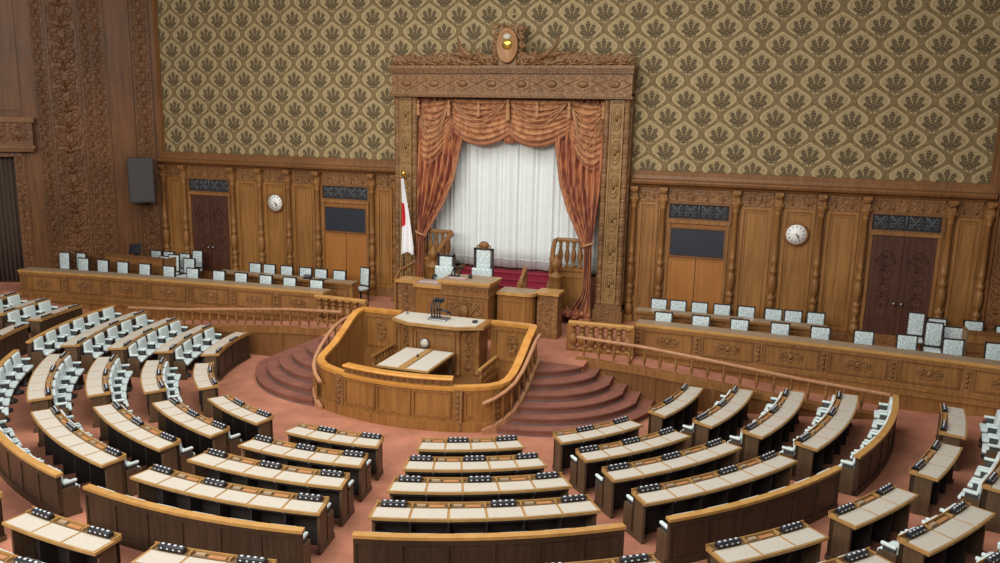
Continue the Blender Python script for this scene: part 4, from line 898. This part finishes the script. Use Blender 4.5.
q = mb(); q.poly([(-1.33, -5.42), (1.36, -5.42), (1.36, -6.28), (.72, -6.60), (-.72, -6.60), (-1.33, -6.26)], 1.92, 2.0); q.build('top_rim', DESKT, lec)
q = mb(); q.poly([(-1.27, -5.5), (1.16, -5.5), (1.16, -6.25), (.70, -6.54), (-.70, -6.54), (-1.27, -6.22)], 1.998, 2.012); q.build('top_cloth', PAPER, lec)
q = mb(); q.poly([(1.18, -5.45), (1.33, -5.45), (1.33, -6.26), (1.18, -6.34)], 1.998, 2.02); q.build('top_band', ORANGEP, lec)
ck = thing('lectern_clock', 'small round silver clock on the front of the speaking lectern', 'clock', (-.28, -6.42, 1.42))
q = mb(); TC = lambda a, b, z: (-.28+a, -6.385-z, 1.42+b); q.lathe([(.10, 0), (.135, .02), (.135, .05), (.11, .06)], n=20, T=TC); q.build('bezel', GREYM, ck)
q = mb(); q.lathe([(.001, .03), (.108, .03), (.108, .064), (.001, .066)], n=20, T=TC); q.build('clock_face', PAPER, ck)
mic = thing('lectern_microphones', 'stand of black gooseneck microphones on the speaking lectern', 'microphone', (-.1, -6.0, 2.01))
q = mb(); q.rbox(-.34, .22, -6.15, -5.75, 2.012, 2.05, .015); q.build('base', GREYM, mic)
for k in range(4):
    x = -.27+.08*k; q = mb(); q.tube([(x, -5.95, 2.04), (x, -5.97, 2.25), (x-.02, -5.95, 2.42), (x+.02, -5.85, 2.5)], .022, 6); q.build('stem', BLACK, mic)
    q = mb(); q.lathe([(.001, -.08), (.04, -.05), (.045, .03), (.001, .07)], (x+.04, -5.83, 2.52+.02*(k % 2)), 8); q.build('head', BLACK, mic)
q = mb(); q.tube([(-.1, -5.95, 2.28), (.1, -5.93, 2.27), (.28, -5.95, 2.2)], .035, 7); q.build('side_arm', BLACK, mic)
q = mb(); q.rbox(.93, 1.05, -6.0, -5.85, 2.012, 2.07, .012); tag(q.build('call_button', BLACK), 'small dark call device at the right end of the lectern top', 'device')
q = mb(); q.lathe([(.04, 0), (.04, .02), (.012, .03), (.012, .16), (.001, .17)], (-1.12, -5.7, 2.012), 8); tag(q.build('pen_holder', BLACK), 'thin black pen stand at the left end of the lectern top', 'pen')
tb = thing('stenographer_table', 'low table with two white cloth halves in front of the lectern', 'table', (-.06, -7.4, .6))
q = mb(); q.box(-.78, .66, -8.32, -6.52, 1.24, 1.285); q.build('top', DESKT, tb)
for a, b in ((-.74, -.17), (.05, .62)): q = mb(); q.box(a, b, -8.28, -6.56, 1.285, 1.297); q.build('white_cloth', PAPER, tb)
q = mb(); q.box(-.155, .035, -8.25, -6.56, 1.285, 1.32); q.build('centre_strip', DESKT, tb)
for x in (-.7, .58):
    for y in (-8.2, -6.65): q = mb(); q.box(x-.04, x+.04, y-.04, y+.04, .6, 1.24); q.build('leg', DARKE, tb)
q = mb(); q.box(-.7, .58, -8.2, -6.65, 1.12, 1.24); q.build('apron', DARKE, tb)
q = mb(); q.lathe([(.03, 0), (.035, .04), (.02, .07)], (-.06, -7.35, 1.32), 8); tag(q.build('hand_bell', BLACK), 'tiny dark green object on the table centre strip', 'bell')

# ================================================================== CHAIRS AND DESKS OF THE FLOOR
BN = {0: 'block facing the rostrum', -1: 'first block left of centre', -2: 'second block left of centre', -3: 'block beside the left ramp', 1: 'first block right of centre', 2: 'second block right of centre', 3: 'block beside the right ramp'}
RN = ['front', 'second', 'third', 'fourth']
proto = local(thing('member_chair', 'x', 'chair', (0, 0, -50), 0, 'seats of the chamber floor'))
def lb(q, n, m_, p=proto): return q.build(n, m_, p)
q = mb(); q.rbox(-.235, .235, -.05, .27, .38, .46, .035); lb(q, 'seat', WHITE)
q = mb(); q.rbox(-.235, .235, -.09, -.01, .44, .83, .03, T=lambda x, y, z: (x, y-(z-.44)*.10+.02, z)); lb(q, 'backrest', WHITE)
for s in (-1, 1):
    q = mb(); q.rbox(s*.27-.03, s*.27+.03, -.06, .19, .575, .63, .02); ar = lb(q, 'armrest', WHITE)
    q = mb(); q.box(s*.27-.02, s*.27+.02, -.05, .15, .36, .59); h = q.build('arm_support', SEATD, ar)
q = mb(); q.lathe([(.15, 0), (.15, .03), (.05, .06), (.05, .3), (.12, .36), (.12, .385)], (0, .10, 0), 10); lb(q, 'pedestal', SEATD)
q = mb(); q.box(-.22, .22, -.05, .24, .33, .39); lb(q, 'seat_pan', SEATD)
used = [False]
def put_chair(R, a, z, label, proto_=proto):
    loc = P(R, a, z)
    if not used[0]: used[0] = True; proto.location = loc; proto.rotation_euler = (0, 0, a); proto['label'] = label; return proto
    return dup(proto, loc, a, label)
nproto = local(thing('name_plate_block', 'x', 'name plate block', (0, 0, -50), 0, 'name plate blocks on the desks'))
q = mb(); q.rbox(-.21, .21, -.045, .045, 0, .085, .015); q.build('block', BLACK, nproto)
for k in range(4):
    x = -.15+.10*k
    q = mb(); q.rbox(x-.022, x+.022, -.010, .020, .078, .095, .007); q.build('name_tab', TAB, nproto)
    q = mb(); q.rbox(x-.015, x+.015, -.052, -.04, .032, .054, .004); q.build('name_mark', TAB, nproto)
nused = [False]
def put_plate(R, a, z, label):
    loc = P(R, a, z)
    if not nused[0]: nused[0] = True; nproto.location = loc; nproto.rotation_euler = (0, 0, a); nproto['label'] = label; return
    dup(nproto, loc, a, label)
def in_view(pts, mg=25):
    return any(-mg < pix(p)[0] < 1000+mg and -mg < pix(p)[1] < 563+mg for p in pts)
def desk(R, zt, A0, A1, n, label, group, plates, nchair, cl, pl, front_plain):
    """curved desk: outer (knee) edge at R, top zt; A0, A1 callables of R; nchair seats fixed on its inner side."""
    A0t, A1t = A0, A1; A0 = lambda r: A0t(r)+.03/r; A1 = lambda r: A1t(r)-.03/r
    ac = (A0(R)+A1(R))/2; loc = P(R-.25, ac, zf(R-.25)); d = thing('member_desk', label, 'desk', loc, 0, group); d['_o'] = loc
    zb = lambda r: zf(r); D = .49
    lerp = lambda t: (lambda r: A0(r)+(A1(r)-A0(r))*t)
    q = mb(); q.sector(R-D+.02, R-D+.07, A0, A1, zb, zt-.04, 10)
    for i in range(n):
        q.sector(R-D+.005, R-D+.025, lerp((i+.08)/n), lerp((i+.92)/n), lambda r: zf(r)+.14, zt-.12, 3)
    q.sector(R-D-.005, R-D+.03, A0, A1, zb, lambda r: zf(r)+.09, 10)
    q.build('front_panel', DARK, d)
    for e, (a, b) in enumerate(((lambda r: A0(r), lambda r: A0(r)+.05/r), (lambda r: A1(r)-.05/r, lambda r: A1(r)))):
        q = mb(); q.sector(R-D+.02, R-.10, a, b, zb, zt-.04, 1); q.build('end_panel', DARKE, d)
        q = mb(); q.sector(R-D, R-.07, lambda r: a(r)-.012/r, lambda r: b(r)+.012/r, zb, lambda r: zf(r)+.08, 1); q.build('end_foot', DARKE, d)
    for i in range(1, n):
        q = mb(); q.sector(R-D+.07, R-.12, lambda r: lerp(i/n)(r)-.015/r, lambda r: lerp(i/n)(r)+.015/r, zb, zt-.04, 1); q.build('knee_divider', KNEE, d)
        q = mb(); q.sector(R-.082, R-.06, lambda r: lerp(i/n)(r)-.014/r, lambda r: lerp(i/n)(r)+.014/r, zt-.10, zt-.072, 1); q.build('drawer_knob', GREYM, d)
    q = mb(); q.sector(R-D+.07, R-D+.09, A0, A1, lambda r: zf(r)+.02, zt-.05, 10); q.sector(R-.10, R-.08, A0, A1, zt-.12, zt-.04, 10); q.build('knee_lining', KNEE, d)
    q = mb(); ov = .03
    q.sector(R-D, R, lambda r: A0(r)-ov/r, lambda r: A1(r)+ov/r, zt-.045, zt, 12); q.build('desktop', DESKT, d)
    q = mb(); q.sector(R-D-.005, R-D+.01, lambda r: A0(r)-ov/r, lambda r: A1(r)+ov/r, zt, zt+.055, 12)
    for t in (0, 1): q.sector(R-D, R-.36, lambda r: lerp(t)(r)-.012/r, lambda r: lerp(t)(r)+.012/r, zt, zt+.03, 1)
    for i in range(1, n): q.sector(R-D, R-.37, lambda r: lerp(i/n)(r)-.012/r, lambda r: lerp(i/n)(r)+.012/r, zt, zt+.045, 1)
    q.build('tray_rail', DESKT, d)
    q = mb(); q.sector(R-D+.012, R-.365, lerp(.004), lerp(.996), zt+.001, zt+.004, 12); q.build('tray', TRAY, d)
    for i in range(n):
        q = mb(); q.sector(R-.355, R-.03, lambda r: lerp(i/n)(r)+.022/r, lambda r: lerp((i+1)/n)(r)-.022/r, zt, zt+.007, 4); q.build('writing_pad', PAD, d)
        am = (lerp((i+.5)/n)(R))
        if i in plates: put_plate(R-.425, am, zt+.005, pl(i))
        else:
            q = mb(); q.sector(R-.46, R-.39, lerp((i+.45)/n), lerp((i+.88)/n), zt+.004, zt+.02, 2); q.build('tray_leather', ORNG, d)
            q = mb(); q.sector(R-.46, R-.40, lerp((i+.12)/n), lerp((i+.36)/n), zt+.004, zt+.035, 1); q.build('tray_card', PAPER if False else DTOP, d)
    seats(d, R-D, A0, A1, nchair, cl)
def seats(d, Rp, A0, A1, n, cl):
    if not n: return
    for (a, b) in ((lambda r: A0(r), lambda r: A0(r)+.045/r), (lambda r: A1(r)-.045/r, lambda r: A1(r))):
        q = mb(); q.sector(Rp-.30, Rp, a, b, zf, lambda r: zf(r)+.52, 1); q.build('seat_end_panel', DARKE, d)
        q = mb(); q.sector(Rp-.32, Rp, lambda r: a(r)-.012/r, lambda r: b(r)+.012/r, zf, lambda r: zf(r)+.08, 1); q.build('seat_end_foot', DARKE, d)
    for i in range(n):
        a = A0(Rp)+(A1(Rp)-A0(Rp))*(i+.5)/n; put_chair(Rp-.11, a, zf(Rp-.1)+.0, cl(i, n))
RK = [7.106, 8.334, 9.537, 10.716]; ZK = [.796, .917, 1.049, 1.163]; NS = [4, 5, 5, 6]; PLT = [(1, 3), (0, 2, 4), (0, 2, 4), (0, 2, 5)]
GAP = .40
for b in (0, -1, 1, -2, 2, -3, 3):
    ca = .429*b
    def A0(r, b=b): return .429*b-.2145+GAP/r if b > -3 else -1.49-.02*0
    def A1(r, b=b): return .429*b+.2145-GAP/r if b < 3 else 1.49
    for k in range(4):
        cl = lambda i, n, k=k, b=b: 'pale upholstered seat, %s from the left, %s seat row, %s' % (ORD[i], RN[k-1], BN[b])
        pl = lambda i, k=k, b=b: 'black name plate block, %s place from left, %s desk row, %s' % (ORD[i], RN[k], BN[b])
        plates = PLT[k] if b <= 0 or k < 3 else (0, 3, 5)
        desk(RK[k], ZK[k], A0, A1, NS[k], 'curved dark desk with cream pads, %s row of the %s' % (RN[k], BN[b]), 'curved member desks', plates, NS[k-1] if k else 0, cl, pl, k == 0)
    R = 11.525; zt = 1.308; loc = P(R, ca, zf(R)); d = thing('seat_back_screen', 'curved walnut screen with honey rail behind the %s' % BN[b], 'screen', loc, 0, 'screens behind the seat blocks')
    q = mb(); q.sector(R-.07, R, A0, A1, zf, zt-.05, 14); q.sector(R-.05, R+.03, A0, A1, zf, lambda r: zf(R)+.12, 14)
    n = 6
    for i in range(n+1):
        t = i/n; q.sector(R, R+.018, lambda r: A0(r)+(A1(r)-A0(r))*max(0, t-.012), lambda r: A0(r)+(A1(r)-A0(r))*min(1, t+.012), zf, zt-.05, 1)
    q.sector(R, R+.018, A0, A1, zt-.14, zt-.05, 14); q.build('panel', DARK, d)
    q = mb(); q.sector(R-.10, R+.03, lambda r: A0(r)-.02/r, lambda r: A1(r)+.02/r, zt-.05, zt, 16); q.build('top_rail', HONEY, d)
    seats(d, R-.07, A0, A1, 6, lambda i, n, b=b: 'pale upholstered seat, %s from the left, rearmost seat row, %s' % (ORD[i], BN[b]))
# outer ring
RO = [12.89, 14.06, 15.18, 16.3]
ON = ['front', 'second', 'third', 'fourth']
for r in range(4):
    R = RO[r]; zt = 1.275+.128*r
    vis = []
    for k in range(-7, 7):
        b = (k+1)//2; lo_ = (k % 2 == 0)
        a0, a1 = (.429*b+.0245, .429*b+.1795) if lo_ else (.429*b-.1795, .429*b-.0245)
        if b > 0: a0 += .005; a1 += .005
        c = [P(q_, t, z_) for q_ in (R-.5, R) for t in (a0, (a0+a1)/2, a1) for z_ in (zt, zt-.3)]+([P(R-.7, t, zt-.2) for t in (a0, a1)] if r else [])
        if in_view(c, 14): vis.append((k, a0, a1))
    for j, (k, a0, a1) in enumerate(vis):
        pos = '%s desk from the left' % ORD[j]
        cl = lambda i, n, j=j, r=r: 'pale upholstered seat, %s from left before the %s desk, %s outer ring row' % (ORD[i], ORD[j], ON[r])
        pl = lambda i, j=j, r=r: 'black name plate block, place %s, %s desk from left, %s outer ring row' % (ORD[i], ORD[j], ON[r])
        desk(R, zt, (lambda q_, a=a0: a), (lambda q_, a=a1: a), 3, 'short curved desk, %s, %s row of the outer ring' % (pos, ON[r]), 'short desks of the outer ring', (0, 2), 3 if r else 0, cl, pl, r == 0)

# ================================================================== DAIS CHAIRS
dp = local(thing('dais_chair', 'x', 'chair', (0, 0, -50), 0, 'chairs on the side daises'))
q = mb(); q.rbox(-.24, .24, -.24, .24, .40, .48, .03); q.build('seat', WHITE, dp)
q = mb(); q.rbox(-.225, .225, -.25, -.185, .53, 1.06, .025, T=lambda x, y, z: (x, y-(z-.5)*.08, z)); q.build('back_pad', DAMP, dp)
q = mb()
for s in (-1, 1): q.box(s*.24-.018, s*.24+.018, -.265, -.20, .35, 1.08, T=lambda x, y, z: (x, y-(z-.5)*.08, z))
q.box(-.26, .26, -.265, -.20, 1.04, 1.09, T=lambda x, y, z: (x, y-(z-.5)*.08, z)); q.box(-.25, .25, -.265, -.2, .5, .56, T=lambda x, y, z: (x, y-(z-.5)*.08, z)); q.build('back_frame', FRAMEB, dp)
for s in (-1, 1):
    for y in (-.2, .2): q = mb(); q.box(s*.22-.022, s*.22+.022, y-.022, y+.022, 0, .41); q.build('leg', FRAMEB, dp)
dused = [False]
def put_dais(x, y, rz, label, scale=1):
    if not dused[0]: dused[0] = True; c = dp; c.location = (x, y, STG); c.rotation_euler = (0, 0, rz); c['label'] = label
    else: c = dup(dp, (x, y, STG), rz, label)
    c.scale = (.86, .86, scale*1.0) if scale > 1 else (1, 1, 1)
for s in (-1, 1):
    side = 'right' if s > 0 else 'left'
    xs = [5.64, 6.66, 7.59, 8.57, 9.47, 10.56, 11.57, 12.62, 13.60, 14.5, 15.4] if s < 0 else [5.69, 6.73, 7.78, 8.85, 9.88, 10.96, 12.0, 13.08, 14.05, 15.0, 15.8]
    for i, x in enumerate(xs): put_dais(s*x, -3.33, pi, 'damask backed chair at the %s dais front desk, %s from the throne' % (side, ORD[i]))
    xb = [5.80, 6.54, 7.16, 7.94, 8.66, 9.26] if s < 0 else [5.32, 5.9, 6.54, 7.2, 7.9, 8.67, 9.22, 9.84]
    for i, x in enumerate(xb): put_dais(s*x, -1.55, pi, 'damask backed chair at the %s dais rear desk, %s from the throne' % (side, ORD[i]))
for i, (x, y, rz, sc, lab) in enumerate((
    (12.5, -1.1, pi-.12, 1.15, 'tall damask chair before the right mahogany door, nearest its handle'), (13.1, -.9, pi, 1.0, 'damask chair before the right door edge, in the rear pair'),
    (12.78, -2.2, pi-.1, 1.15, 'tall damask chair in front of the pair near the right door'), (13.35, -1.85, pi, 1.0, 'damask chair beside the right corner partition, in the door cluster'),
    (14.05, -.8, pi, 1.0, 'damask chair behind the right corner partition, near the last wall column'), (14.75, -1.2, pi, 1.0, 'damask chair behind the right corner partition, at the wall corner'),
    (-5.0, -1.25, pi-.3, 1.12, 'tall damask chair turned slightly aside at the throne end of the left rear desk'),
    (-14.3, -.85, pi, 1.0, 'damask chair behind the left corner partition, half hidden'), (-13.7, -.85, pi, 1.0, 'damask chair behind the left cluster, beneath the column'),
    (-13.1, -1.75, pi, 1.0, 'damask chair at the left cluster edge beside the partition'), (-12.58, -1.8, pi+.15, 1.1, 'tall damask chair in the middle of the left door cluster'),
    (-12.86, -.95, pi, 1.0, 'damask chair in the left cluster, rear row by the door jamb'), (-12.0, -1.75, pi, 1.0, 'damask chair in the left cluster, front row by the door'),
    (-12.26, -.9, pi+.1, 1.15, 'tall damask chair directly before the left mahogany door'),
    (-16.35, -3.2, pi+.15, 1.12, 'tall damask chair at the far left dais end by the pilaster'), (-15.85, -2.95, pi, 1.1, 'damask chair behind the first two at the far left dais end'))):
    put_dais(x, y, rz, lab, sc)
# small things on the daises
g = thing('monitor', 'dark tilted screen on the left corner partition', 'monitor', (-13.9, -2.0, 2.2))
q = mb(); q.rbox(-14.2, -13.65, -2.15, -2.08, 2.26, 2.62, .015, T=lambda x, y, z: (x, y+(z-2.26)*.25, z+(x+13.9)*.12)); q.build('screen', BLACK, g)
q = mb(); q.box(-13.98, -13.88, -2.12, -1.95, STG, 2.3); q.build('stand', BLACK, g)
g = thing('telephone', 'black telephone on the left dais rear desk', 'telephone', (-6.55, -2.15, 1.937))
q = mb(); q.rbox(-6.68, -6.42, -2.25, -2.05, 1.937, 2.0, .015); q.build('body', BLACK, g)
q = mb(); q.tube([(-6.7, -2.15, 2.03), (-6.62, -2.15, 2.05), (-6.48, -2.15, 2.05), (-6.4, -2.15, 2.03)], .025, 7); q.build('handset', BLACK, g)
for i, (x, y, z, lab) in enumerate(((-8.1, -2.15, 1.94, 'white sheets of paper on the left dais rear desk'), (-6.0, -2.12, 1.94, 'small dark folder on the left dais rear desk'), (5.35, -2.1, 1.94, 'white paper slip at the near end of the right dais rear desk'), (8.0, -2.15, 1.94, 'white card on the right dais rear desk'))):
    q = mb(); q.box(x-.14, x+.14, y-.09, y+.09, z, z+.012); tag(q.build('paper_sheet' if i != 1 else 'folder', PAPER if i != 1 else BLACK), lab, 'paper' if i != 1 else 'folder')
for o in bpy.data.objects:
    if '_o' in o.keys(): del o['_o']
